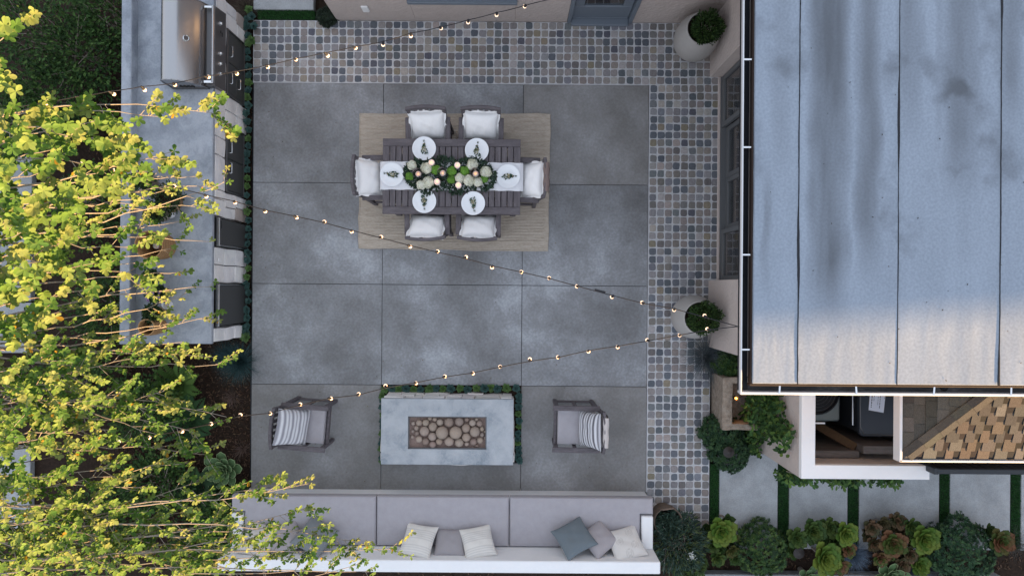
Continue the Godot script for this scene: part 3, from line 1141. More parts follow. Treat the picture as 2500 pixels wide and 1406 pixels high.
func build_yard() -> void:
	# white rendered wall round the equipment yard
	var w := thing("yard_wall", "L-shaped white rendered garden wall round the equipment yard", "wall", Vector3(3.3, 0, 2.0))
	var p := PackedVector2Array([Vector2(3.211, .752), Vector2(3.364, .752), Vector2(3.364, 1.928), Vector2(4.629, 1.928), Vector2(4.629, 2.082), Vector2(3.211, 2.082)])
	for i in p.size():
		p[i] -= Vector2(3.3, 2.0)
	var b := B.new()
	b.prism(p, -.1, 1.33, 0.0)
	part(w, "wall_body", b, M.stucco)
	for i in p.size():
		p[i] += Vector2(signf(p[i].x + .01) * 0.0, 0)
	b = B.new()
	b.prism(p, 1.331, 1.4, .008)
	part(w, "coping", b, M.white_wall)
	# air conditioner
	var ac := thing("air_conditioner", "white outdoor air conditioner with round black fan grille in yard", "air conditioner", Vector3(3.66, -.1, 1.22))
	b = B.new()
	b.box(Vector3(0, .42, 0), Vector3(.58, .84, .70), .02)
	part(ac, "case", b, plain(C(.20, .235, .235), .5))
	b = B.new()
	b.lathe([Vector2(.27, .842), Vector2(.27, .87), Vector2(.25, .875), Vector2(.25, .85), Vector2(0, .846)], 28)
	part(ac, "fan_ring", b, M.black)
	b = B.new()
	for r in [.06, .10, .14, .18, .22]:
		var ring := []
		var rad := []
		for k in 25:
			ring.append(Vector3(cos(TAU * k / 24) * r, .868, sin(TAU * k / 24) * r))
			rad.append(.0025)
		b.tube(ring, rad, 4, false)
	part(ac, "grille", b, M.steel_dark)
	b = B.new()
	b.box(Vector3(0, 0, 0), Vector3(.15, .012, .018), .003)
	solo("wall_bracket", "small white bracket sticking out of the yard wall", "bracket", b, M.white_metal, Vector3(3.438, 1.3, at(2005, 1033, 1.3).z))
	# wheeled bin with an instruction label on its lid
	var bin := thing("wheeled_bin", "dark grey wheeled bin with white paper label on its lid", "bin", Vector3(4.34, -.1, 1.33))
	b = B.new()
	b.prism(PackedVector2Array([Vector2(-.24, -.36), Vector2(.27, -.36), Vector2(.27, .34), Vector2(-.24, .34)]), 0.0, 1.02, .01)
	part(bin, "body", b, M.dark_paint)
	var pl := PackedVector2Array()
	for q in [[-.22, -.33, PI], [.23, -.33, PI * 1.5], [.23, .31, 0.0], [-.22, .31, PI * .5]]:
		for k in 5:
			var a: float = q[2] + k * PI / 8
			pl.append(Vector2(q[0], q[1]) + Vector2(cos(a), sin(a)) * .06)
	b = B.new()
	b.prism(pl, 1.02, 1.08, .015)
	part(bin, "lid", b, plain(C(.035, .042, .055), .4))
	b = B.new()
	b.tube([Vector3(-.30, 1.0, -.30), Vector3(-.34, 1.04, -.28), Vector3(-.34, 1.04, .24), Vector3(-.30, 1.0, .26)], [.012, .012, .012, .012], 8)
	part(bin, "handle", b, M.steel)
	b = B.new()
	b.tube([Vector3(-.27, 1.075, -.36), Vector3(-.27, 1.08, .26), Vector3(-.22, 1.08, .345), Vector3(.25, 1.08, .355)], [.008, .008, .008, .008], 6)
	part(bin, "lid_rim", b, M.steel_dark)
	b = B.new()
	b.prism(PackedVector2Array([Vector2(-.15, -.27), Vector2(.025, -.24), Vector2(.03, -.22), Vector2(.0, .09), Vector2(-.175, .06)]), 1.081, 1.083)
	var lab := part(bin, "label", b, plain(C(.66, .70, .80), .7))
	b = B.new()
	var turn := Basis(Vector3.UP, -.085)
	for r in 7:
		var x := -.145 + r * .024
		var ln := [.27, .18, .0, .22, .26, .05, .15][r] as float
		var z := -.235
		while z < -.235 + ln:
			var dz := rnd(.012, .035)
			b.box(turn * Vector3(x + .002, 1.0842, z + dz / 2), Vector3([.010, .005, .004, .004, .007, .012, .004][r], .001, dz), 0.0, turn)
			z += dz + .008
	part(lab, "print", b, plain(C(.10, .11, .14), .8))
	# timbers standing in the yard
	var tw := thing("timber_screen", "weathered grey timber boards standing inside the yard wall", "timber", Vector3(3.9, -.1, 1.85))
	b = B.new()
	b.box(Vector3(-.21, .6, .03), Vector3(.63, 1.2, .08), .006)
	part(tw, "board", b, M.timber)
	b = B.new()
	b.box(Vector3(.34, .64, -.04), Vector3(.46, 1.28, .09), .006)
	part(tw, "board", b, M.timber)
	b = B.new()
	b.bar(Vector3(-.5, .25, -.42), Vector3(.10, 1.12, -.03), .10, .03, .004)
	part(tw, "leaning_plank", b, M.plank)
	# dark slatted gate beside the wall
	var g := thing("slatted_gate", "dark slatted gate with grey top rail below the shingled roof", "gate", Vector3(5.4, -.1, 1.95))
	for k in 16:
		b = B.new()
		b.box(Vector3(-.72 + k * .098, .8, 0), Vector3(.09, 1.6, .022), .003)
		part(g, "slat", b, M.black)
	b = B.new()
	b.box(Vector3(.03, 1.63, 0), Vector3(1.62, .05, .055), .006)
	part(g, "top_rail", b, M.dark_paint)
	b = B.new()
	b.box(Vector3(-.79, .82, .0), Vector3(.05, 1.66, .07), .006)
	part(g, "post", b, M.dark_paint)


func build_sun_blockers() -> void:
	# unseen house and trees added to keep the low sun off the garden
	var h := thing("added_shade_house", "unseen long house added south of the garden to block the low sun", "house", Vector3(13, -.1, 15.5))
	var b := B.new()
	b.box(Vector3(0, 2.0, 0), Vector3(28, 4.0, 3.6), .05)
	part(h, "wall", b, M.stucco)
	for q in [[-14.4, 0.0, 5.35], [0.0, 3.9, 5.85], [3.9, 14.4, 5.46]]:
		b = B.new()
		b.col = C(.15, .12, .10)
		for s in [-1.0, 1.0]:
			b.quad(Vector3(q[0], 3.98, s * 2.2), Vector3(q[1], 3.98, s * 2.2), Vector3(q[1], q[2], 0), Vector3(q[0], q[2], 0), Vector3(0, 1, s))
			b.quad(Vector3(q[0], 3.9, s * 2.2), Vector3(q[1], 3.9, s * 2.2), Vector3(q[1], q[2] - .08, 0), Vector3(q[0], q[2] - .08, 0), Vector3(0, -1, s))
		for x in [q[0], q[1]]:
			b.tri(Vector3(x, 3.95, -2.1), Vector3(x, 3.95, 2.1), Vector3(x, q[2] - .02, 0), Vector3(signf(x - 1.0), 0, 0))
		part(h, "roof", b, M.shingle)
	# added screen of pleached trees, bare below so a sun band reaches the roof
	var k := 0
	for q in [[12.25, 4.70, -2.6], [15.7, 4.74, 1.5]]:
		var t := thing("added_shade_tree", "unseen pleached tree added to shade the flat roof, %s from the west" % ["first", "second"][k], "tree", Vector3(q[0], -.1, 8.5), 0.0, "added unseen shade trees")
		k += 1
		b = B.new()
		b.tube([Vector3(q[2], 0, 0), Vector3(q[2] + .03, 2.4, 0), Vector3(q[2], 4.6, .03), Vector3(q[2] * .5, 6.4, 0)], [.12, .10, .08, .03], 10)
		part(t, "trunk", b, M.bark)
		b = B.new()
		for e in 4200:
			b.col = jit(C(.05, .085, .025), .3)
			var x := rnd(-1.78, 1.78)
			b.leaf(Vector3(x, q[1] + .26 + .018 * x + 2.5 * rng.randf(), rnd(-.22, .22)), Vector3(rnd(-1, 1), rnd(-.2, .6), rnd(-1, 1)), Vector3(rnd(-.9, .9), 1, rnd(-.9, .9)), .13, .09)
		part(t, "crown", b, M.shrub)
		b = B.new()
		b.col = C(.03, .045, .02)
		b.box(Vector3(0, q[1] + 1.45, 0), Vector3(3.48, 2.6, .24), .03, Basis(Vector3.BACK, .018))  # solid box added inside the crown to stop sun leaking through
		part(t, "sun_block_core", b, M.shrub)


func build_litter() -> void:
	# a few dry flecks blown on to the concrete
	var b := B.new()
	for k in 130:
		var x := -3.3 + 5.0 * pow(rng.randf(), 1.7)
		var p := Vector3(x, .003, rnd(-2.6, 2.55))
		b.col = jit([C(.05, .035, .02), C(.10, .07, .03), C(.16, .14, .05)][rng.randi() % 3], .3)
		b.leaf(p, Vector3(rnd(-1, 1), .05, rnd(-1, 1)), Vector3.UP, rnd(.008, .022), rnd(.004, .010), -.15)
	for k in 36:
		b.col = jit(C(.05, .04, .03), .4)
		b.leaf(Vector3(rnd(2.25, 5.2), 2.761, rnd(-2.6, .82)), Vector3(rnd(-1, 1), .05, rnd(-1, 1)), Vector3.UP, rnd(.008, .02), rnd(.005, .012), -.2)
	setting_mesh("leaf_litter", b, M.shrub, "stuff")


func handle(parent: Node, called: String, a: Vector3, b_: Vector3, out: Vector3, r := .006) -> void:
	var b := B.new()
	b.tube([a, a + out, b_ + out, b_], [r, r, r, r], 6)
	part(parent, called, b, M.chrome)


func build_counter() -> void:
	var t := thing("outdoor_kitchen_counter", "long outdoor kitchen counter with grey concrete top and white stone front", "counter", Vector3(-4.0, 0, -1.4))
	var base := -t.position
	var z0 := -3.49
	var z1 := .672
	var xf := -3.535
	var b := B.new()
	b.box(base + Vector3(-3.525 - .5, .89, (z0 + z1) / 2), Vector3(1.0, .06, z1 - z0 + .02), .006)
	part(t, "countertop", b, M.top_concrete)
	b = B.new()
	b.box(base + Vector3(-4.475, .5, (z0 + z1) / 2), Vector3(.12, 1.1, z1 - z0 + .02), .008)
	part(t, "backsplash", b, M.top_concrete)
	b = B.new()
	b.box(base + Vector3(-4.0, .38, (z0 + z1) / 2), Vector3(.83, .95, z1 - z0 - .06))
	part(t, "core", b, M.mortar)
	# white stone facing: rough blocks, laid round the doors
	var holes := [[-3.16, -2.34, .02, .575], [-1.985, -1.145, .02, .575], [-.83, -.46, -.1, .86], [-.035, .505, -.1, .86]]
	var free := func(za: float, zb: float, ya: float, yb: float) -> bool:
		for q in holes:
			if za < q[1] - .004 and zb > q[0] + .004 and ya < q[3] - .004 and yb > q[2] + .004:
				return false
		return true
	var cuts := [z0, -3.16, -2.75, -2.34, -1.985, -1.56, -1.145, -.83, -.46, -.25, -.035, .505, z1]
	var rows := [-.1, .25, .575, .86]
	for r in 3:
		for k in cuts.size() - 1:
			var parts := [[cuts[k], cuts[k + 1]]]
			if free.call(cuts[k], cuts[k + 1], rows[r], rows[r + 1]) and cuts[k + 1] - cuts[k] > .3 and rng.randf() < .6:
				var m: float = lerpf(cuts[k], cuts[k + 1], rnd(.35, .65))
				parts = [[cuts[k], m], [m, cuts[k + 1]]]
			for q in parts:
				var yb: float = rows[r]
				var yt: float = rows[r + 1]
				if not free.call(q[0], q[1], yb, yt):
					continue
				var s := B.new()
				s.col = jit(C(.83, .82, .82), .04) if not (r == 0 and rng.randf() < .22) else C(.46, .40, .37)
				rough_block(s, base + Vector3(xf - .07, (yb + yt) / 2, (q[0] + q[1]) / 2), Vector3(.16 + rnd(0, .025), yt - yb - .008, q[1] - q[0] - .008))
				part(t, "stone", s, M.marble)
	for e in [z0 + .06, z1 - .06]:
		for r in 3:
			for k in 2:
				var s := B.new()
				s.col = jit(C(.70, .69, .69), .06)
				rough_block(s, base + Vector3(-3.83 - k * .42, (rows[r] + rows[r + 1]) / 2, e), Vector3(.40, rows[r + 1] - rows[r] - .008, .13))
				part(t, "stone", s, M.marble)
	# steel doors and drawers set in the stone
	for q in [[-3.155, -2.345], [-1.98, -1.15]]:
		b = B.new()
		var zc: float = (q[0] + q[1]) / 2
		var wd: float = q[1] - q[0]
		b.box(base + Vector3(-3.515, .562, zc), Vector3(.03, .022, wd), .003)
		b.box(base + Vector3(-3.515, .035, zc), Vector3(.03, .022, wd), .003)
		for s in [-1.0, 1.0]:
			b.box(base + Vector3(-3.515, .298, zc + s * (wd / 2 - .012)), Vector3(.03, .50, .022), .003)
		var fr := part(t, "cabinet_frame", b, M.steel_dark)
		fr.set_meta("label", "dark steel cabinet frame with pull handles")
		var lo: float = q[0] + .027
		var hi: float = q[1] - .027
		b = B.new()
		b.box(base + Vector3(-3.52, .298, (lo + zc) / 2 - .001), Vector3(.028, .50, zc - lo - .006), .003)
		var d1 := part(t, "cabinet_door", b, M.cabinet)
		handle(d1, "handle", base + Vector3(-3.506, .50, zc - .20), base + Vector3(-3.506, .50, zc - .075), Vector3(.035, -.0, 0))
		if q[0] < -3.0:
			for r in 2:
				b = B.new()
				b.box(base + Vector3(-3.52, .424 - r * .251, (zc + hi) / 2 + .001), Vector3(.028, .245, hi - zc - .006), .003)
				var dw := part(t, "drawer", b, M.cabinet)
				handle(dw, "handle", base + Vector3(-3.506, .50 - r * .251, zc + .13), base + Vector3(-3.506, .50 - r * .251, zc + .255), Vector3(.035, 0, 0))
		else:
			b = B.new()
			b.box(base + Vector3(-3.52, .298, (zc + hi) / 2 + .001), Vector3(.028, .50, hi - zc - .006), .003)
			var d2 := part(t, "cabinet_door", b, M.cabinet)
			handle(d2, "handle", base + Vector3(-3.506, .50, zc + .05), base + Vector3(-3.506, .50, zc + .175), Vector3(.035, 0, 0))
	b = B.new()
	b.box(base + Vector3(-3.513, .74, -.31), Vector3(.012, .07, .045), .003)
	part(t, "outlet_cover", b, M.white_wall)


# block with a hammered, slightly bulging outline
func rough_block(b: B, ctr: Vector3, size: Vector3) -> void:
	var n := 4
	for ax in 3:
		var a1 := (ax + 1) % 3
		var a2 := (ax + 2) % 3
		for s in [-1.0, 1.0]:
			var P := PackedVector3Array()
			for i in n + 1:
				for j in n + 1:
					var p := Vector3.ZERO
					p[ax] = s
					p[a1] = -1.0 + 2.0 * i / n
					p[a2] = -1.0 + 2.0 * j / n
					var q := p * size * .5
					var e := (pow(p.x, 8.0) + pow(p.y, 8.0) + pow(p.z, 8.0))
					q *= pow(maxf(e, 1.0), -1.0 / 24.0)
					var w := (ctr + q) * 9.0
					q += Vector3(sin(w.y * 2.1 + w.z), sin(w.z * 1.7 + w.x), sin(w.x * 1.9 + w.y * 1.3)) * .0045
					P.append(ctr + q)
			b.grid(P, n + 1, n + 1, false, s)


func build_grill() -> void:
	var g := thing("gas_grill", "stainless steel gas grill with closed hood on the counter", "grill", Vector3(-3.75, .92, -2.78))
	var z0 := -.475
	var z1 := .473
	var prof := [Vector2(-.235, .06), Vector2(-.235, .27), Vector2(-.222, .335), Vector2(-.185, .375), Vector2(-.13, .394), Vector2(-.075, .388), Vector2(-.02, .36), Vector2(.04, .315), Vector2(.10, .255), Vector2(.155, .18), Vector2(.19, .075)]
	var b := B.new()
	var P := PackedVector3Array()
	for p in prof:
		P.append(Vector3(p.x, p.y, z0))
		P.append(Vector3(p.x, p.y, z1))
	b.grid(P, prof.size(), 2, false, 1.0)
	for z in [z0, z1]:
		for i in range(1, prof.size() - 1):
			b.tri(Vector3(prof[0].x, prof[0].y, z), Vector3(prof[i].x, prof[i].y, z), Vector3(prof[i + 1].x, prof[i + 1].y, z), Vector3(0, 0, z))
	var hood := part(g, "hood", b, M.steel)
	b = B.new()
	for i in prof.size() - 1:
		for z in [z0 - .004, z1 + .004]:
			b.bar(Vector3(prof[i].x, prof[i].y, z), Vector3(prof[i + 1].x, prof[i + 1].y, z), .012, .012, .003)
	part(hood, "hood_rim", b, M.steel)
	# thermometer on the sloping face
	var ths := Transform3D(Basis(Vector3.BACK, -.72), Vector3(.048, .310, -.01))
	b = B.new()
	b.xf = ths
	b.lathe([Vector2(.034, -.01), Vector2(.036, .008), Vector2(.030, .013), Vector2(.026, .010)], 22)
	var th := part(hood, "thermometer", b, M.chrome)
	b = B.new()
	b.xf = ths
	b.lathe([Vector2(.026, .010), Vector2(0, .0105)], 22)
	part(th, "dial", b, plain(C(.10, .09, .09), .3))
	# fire box, side vents
	b = B.new()
	b.box(Vector3(-.03, .03, 0), Vector3(.44, .06, .96), .004)
	b.box(Vector3(.215, .045, 0), Vector3(.07, .09, .93), .004)
	part(g, "fire_box", b, M.steel_dark)
	b = B.new()
	for k in 4:
		b.box(Vector3(-.10 + k * .045, .10, z1 + .004), Vector3(.03, .05, .01), .003)
	part(g, "side_vent", b, M.black)
	# handle
	b = B.new()
	b.tube([Vector3(.285, .155, -.44), Vector3(.285, .155, .44)], [.017, .017], 12)
	var hd := part(g, "handle", b, M.steel)
	for z in [-.43, .43]:
		b = B.new()
		b.box(Vector3(.235, .145, z), Vector3(.11, .026, .03), .005)
		part(hd, "handle_bracket", b, M.chrome)
	# control panel, sloping outwards
	b = B.new()
	var Q := PackedVector2Array([Vector2(.245, .10), Vector2(.285, .095), Vector2(.315, -.13), Vector2(.245, -.13)])
	for k in 4:
		var a := Q[k]
		var d := Q[(k + 1) % 4]
		b.quad(Vector3(a.x, a.y, -.46), Vector3(d.x, d.y, -.46), Vector3(d.x, d.y, .46), Vector3(a.x, a.y, .46), Vector3((a.x + d.x) / 2 - .27, (a.y + d.y) / 2 + .01, 0))
	for z in [-.46, .46]:
		b.quad(Vector3(Q[0].x, Q[0].y, z), Vector3(Q[1].x, Q[1].y, z), Vector3(Q[2].x, Q[2].y, z), Vector3(Q[3].x, Q[3].y, z), Vector3(0, 0, z))
	var cp := part(g, "control_panel", b, plain(C(.17, .16, .16), .4, .85))
	for z in [-.29, -.06, .06, .18, .30]:
		if z == -.06:
			continue
		b = B.new()
		b.xf = Transform3D(Basis(Vector3.BACK, -PI / 2 + .13), Vector3(.293, .01, z))
		b.lathe([Vector2(.026, 0), Vector2(.026, .012), Vector2(.018, .014), Vector2(.017, .036), Vector2(.013, .04), Vector2(0, .04)], 16)
		part(cp, "knob", b, M.chrome)
	b = B.new()
	b.box(Vector3(.318, -.02, -.17), Vector3(.006, .012, .05), .001)
	b.box(Vector3(.318, .02, -.19), Vector3(.006, .012, .03), .001)
	part(cp, "switch", b, M.black)


func build_fridges() -> void:
	for q in [[-.825, -.465, "outdoor fridge with dark glass door, the narrower of two under counter"], [-.03, .50, "outdoor fridge with dark door, the wider of two under counter"]]:
		var zc: float = (q[0] + q[1]) / 2
		var wd: float = q[1] - q[0]
		var f := thing("outdoor_fridge", q[2], "fridge", Vector3(-3.55, -.1, zc), 0.0, "fridges built into the counter")
		var b := B.new()
		b.box(Vector3(-.1, .47, 0), Vector3(.22, .93, wd - .01), .004)
		part(f, "case", b, M.black)
		b = B.new()
		b.box(Vector3(.04, .465, 0), Vector3(.045, .86, wd - .05), .006)
		var d := part(f, "door", b, M.cabinet)
		b = B.new()
		b.box(Vector3(.045, .912, 0), Vector3(.05, .022, wd - .03), .004)
		b.box(Vector3(.045, .48, (wd / 2 - .018) * (1.0 if wd < .45 else -1.0)), Vector3(.05, .85, .022), .004)
		part(d, "edge_trim", b, M.steel)
		b = B.new()
		b.box(Vector3(.065, .86, (-wd / 2 + .09) * (1.0 if wd < .45 else -1.0)), Vector3(.006, .012, .09), .002)
		part(d, "badge", b, M.black)


func build_fire_pit() -> void:
	var x0 := -1.6155
	var x1 := .0305
	var z0 := at(1094, 974, .45).z
	var z1 := at(1094, 1135, .45).z
	var cx := (x0 + x1) / 2
	var cz := (z0 + z1) / 2
	var t := thing("fire_pit", "rectangular fire pit with pale grey concrete top on white stone", "fire pit", Vector3(cx, -.05, cz))
	var ox0 := -1.280 - cx
	var ox1 := -.303 - cx
	var oz0 := at(1094, 1017, .45).z - cz
	var oz1 := at(1094, 1097, .45).z - cz
	var hx := (x1 - x0) / 2
	var hz := (z1 - z0) / 2
	var b := B.new()
	var out := PackedVector2Array([Vector2(-hx, -hz), Vector2(hx, -hz), Vector2(hx, hz), Vector2(-hx, hz)])
	var inn := PackedVector2Array([Vector2(ox0, oz0), Vector2(ox1, oz0), Vector2(ox1, oz1), Vector2(ox0, oz1)])
	var ch := .005
	for k in 4:
		var j := (k + 1) % 4
		var mid := (out[k] + out[j]) / 2
		var o3 := Vector3(mid.x, 0, mid.y)
		var f := func(p: Vector2, y: float) -> Vector3: return Vector3(p.x, y, p.y)
		var oi := out[k] - out[k].sign() * ch
		var oj := out[j] - out[j].sign() * ch
		b.quad(f.call(oi, .50), f.call(oj, .50), f.call(inn[j], .50), f.call(inn[k], .50), Vector3.UP)
		b.quad(f.call(out[k], .44), f.call(out[j], .44), f.call(out[j], .50 - ch), f.call(out[k], .50 - ch), o3)
		b.quad(f.call(out[k], .50 - ch), f.call(out[j], .50 - ch), f.call(oj, .50), f.call(oi, .50), o3 + Vector3.UP)
		b.quad(f.call(inn[k], .30), f.call(inn[j], .30), f.call(inn[j], .50), f.call(inn[k], .50), -o3)
		b.quad(f.call(out[k], .44), f.call(out[j], .44), f.call(inn[j], .44), f.call(inn[k], .44), Vector3.DOWN)
	part(t, "top_slab", b, M.pit_concrete)
	b = B.new()
	var il := PackedVector2Array([Vector2(ox0, oz0), Vector2(ox1, oz0), Vector2(ox1, oz1), Vector2(ox0, oz1)])
	for k in 4:
		var p := il[k]
		var q := il[(k + 1) % 4]
		b.bar(Vector3(p.x, .478, p.y), Vector3(q.x, .478, q.y), .03, .012, 0.0)
	part(t, "steel_liner", b, M.steel_dark)
	b = B.new()
	b.box(Vector3((ox0 + ox1) / 2, .21, (oz0 + oz1) / 2), Vector3(ox1 - ox0, .41, oz1 - oz0))
	part(t, "sand_tray", b, M.sand)
	# stone facing
	var rows := [[0.0, .15], [.15, .30], [.30, .438]]
	for r in rows:
		for side in 4:
			var horiz := side < 2
			var half := hx - .02 if horiz else hz - .02
			var pos := -half
			while pos < half - .03:
				var ln := minf(rnd(.16, .34), half - pos)
				if half - pos - ln < .08:
					ln = half - pos
				var s := B.new()
				s.col = jit(C(.70, .67, .65), .09)
				var mid := pos + ln / 2
				var y: float = (r[0] + r[1]) / 2
				var bulge := rnd(0, .022)
				if horiz:
					rough_block(s, Vector3(mid, y, (hz - .035 - .005 + bulge) * (-1.0 if side == 0 else 1.0)), Vector3(ln - .006, r[1] - r[0] - .004, .08))
				else:
					rough_block(s, Vector3((hx - .035 - .008 + bulge) * (-1.0 if side == 2 else 1.0), y, mid), Vector3(.08, r[1] - r[0] - .004, ln - .006))
				part(t, "stone", s, M.marble)
				pos += ln
	# ceramic fire balls
	var balls := [[585, 722, 28], [665, 715, 42], [752, 714, 46], [807, 655, 32], [872, 670, 32], [940, 710, 46], [1060, 710, 62], [1195, 702, 58], [1293, 672, 33], [1370, 717, 45], [1424, 666, 27], [1463, 725, 42], [630, 783, 35], [580, 826, 25], [638, 853, 32], [735, 826, 63], [848, 768, 58], [968, 845, 83], [1147, 845, 83], [1283, 785, 58], [1400, 832, 67], [1494, 795, 33], [1538, 832, 20], [1496, 872, 32], [1540, 914, 24], [573, 902, 26], [665, 932, 45], [752, 960, 46], [840, 895, 56], [845, 1000, 46], [932, 960, 46], [1062, 958, 63], [1193, 975, 58], [1287, 905, 58], [1293, 993, 32], [1382, 965, 47], [1428, 1018, 26], [1470, 945, 42]]
	var ranks := {}
	var sorted := balls.duplicate()
	sorted.sort_custom(func(p, q): return p[0] < q[0])
	var tally := {}
	for q in sorted:
		var cls := "medium" if q[2] >= 51 else ("smallish" if q[2] >= 39 else "small")
		tally[cls] = tally.get(cls, 0) + 1
		ranks[q] = [cls, tally[cls]]
	var cols := [C(.36, .29, .24), C(.39, .32, .265), C(.30, .235, .20), C(.40, .33, .28), C(.33, .27, .235)]
	for q in balls:
		var r: float = q[2] / 5.4075 * .0051
		var h := .365 + r * .96
		var p := at(900 + q[0] / 5.4075, 900 + q[1] / 5.4075, h)
		b = B.new()
		b.col = jit(cols[rng.randi() % 5], .08)
		var prof := []
		for k in 15:
			var a := -PI / 2 + PI * k / 14
			prof.append(Vector2(cos(a) * r, sin(a) * r))
		b.lathe(prof, 24)
		var rank: int = ranks[q][1]
		var suffix: String = "th" if rank in [11, 12, 13] else ["th", "st", "nd", "rd", "th", "th", "th", "th", "th", "th"][rank % 10]
		var lab := "%s beige ceramic ball in the fire pit, %d%s of its size from the tree end" % [ranks[q][0], rank, suffix]
		if r > .07:
			lab = "one of two largest beige ceramic balls, nearer the %s" % ("tree" if q[0] < 1000 else "house doors")
		solo("ceramic_ball", lab, "ball", b, M.ball, p, rnd(0, 6), "ceramic balls in the fire pit")


# plump cushion in the x-y plane, w by h, thick t; paint(u, v) gives its colour
func pillow_mesh(b: B, w: float, h: float, t: float, paint: Callable, frill := 0.0, nu := 26, nv := 22, seed_ := 0.0) -> void:
	for side in [-1.0, 1.0]:
		var P := PackedVector3Array()
		var K := PackedColorArray()
		for i in nu + 1:
			for j in nv + 1:
				var u := -1.0 + 2.0 * i / nu
				var v := -1.0 + 2.0 * j / nv
				var x := u * w * .5 * (1.0 - .075 * (1.0 - v * v))
				var y := v * h * .5 * (1.0 - .075 * (1.0 - u * u))
				var z := t * .5 * pow(maxf(0.0, (1.0 - pow(absf(u), 3.0)) * (1.0 - pow(absf(v), 3.0))), .55)
				var edge := maxf(absf(u), absf(v))
				z += .006 * sin(u * 7.0 + v * 3.0 + seed_ * 3.1) * sin(v * 6.0 - u * 2.0 + seed_) * (1.0 - edge)
				if edge > .8:
					var ang := (u * 11.0) if absf(v) > absf(u) else (v * 11.0)
					z += .010 * sin(ang * 1.3 + seed_ * 2.0) * (edge - .8) * 4.0 * (1.0 - edge)
				P.append(Vector3(x, y, z * side))
				K.append(paint.call(u, v))
		b.grid(P, nu + 1, nv + 1, false, side, K)
	if frill > 0.0:
		# scalloped flange
		var m := 96
		var prev := Vector3.ZERO
		var prev_o := Vector3.ZERO
		b.col = paint.call(1.0, 1.0)
		for k in m + 1:
			var s := 4.0 * k / m
			var e := int(s) % 4
			var f := (s - floorf(s)) * 2.0 - 1.0
			var uv := [Vector2(f, -1), Vector2(1, f), Vector2(-f, 1), Vector2(-1, -f)][e] as Vector2
			var x := uv.x * w * .5 * (1.0 - .075 * (1.0 - uv.y * uv.y))
			var y := uv.y * h * .5 * (1.0 - .075 * (1.0 - uv.x * uv.x))
			var q := Vector3(x, y, 0)
			var o := q + Vector3(uv.x, uv.y, 0).normalized() * frill * (.40 + .60 * absf(sin(s * PI * 2.5))) + Vector3(0, 0, .009 * sin(s * 9.0 + seed_))
			if k > 0:
				b.quad(prev + Vector3(0, 0, .002), q + Vector3(0, 0, .002), o + Vector3(0, 0, .0015), prev_o + Vector3(0, 0, .0015), Vector3.BACK)
				b.quad(prev - Vector3(0, 0, .002), q - Vector3(0, 0, .002), o - Vector3(0, 0, .0015), prev_o - Vector3(0, 0, .0015), Vector3.FORWARD)
			prev = q
			prev_o = o


# a pillow whose face points along look, its top edge towards up
func lay_pillow(called: String, label: String, group: String, ctr: Vector3, look: Vector3, up: Vector3, spin: float, w: float, h: float, t: float, paint: Callable, frill := 0.0, sd := 0.0) -> void:
	var z := look.normalized()
	var x := up.cross(z).normalized()
	var y := z.cross(x)
	var bs := Basis(x, y, z) * Basis(Vector3.BACK, spin)
	var b := B.new()
	pillow_mesh(b, w, h, t, paint, frill, 40, 30, sd)
	var o := inst(self, called, b.made(), M.cloth, Transform3D(bs, ctr))
	tag(o, label, "pillow", group)


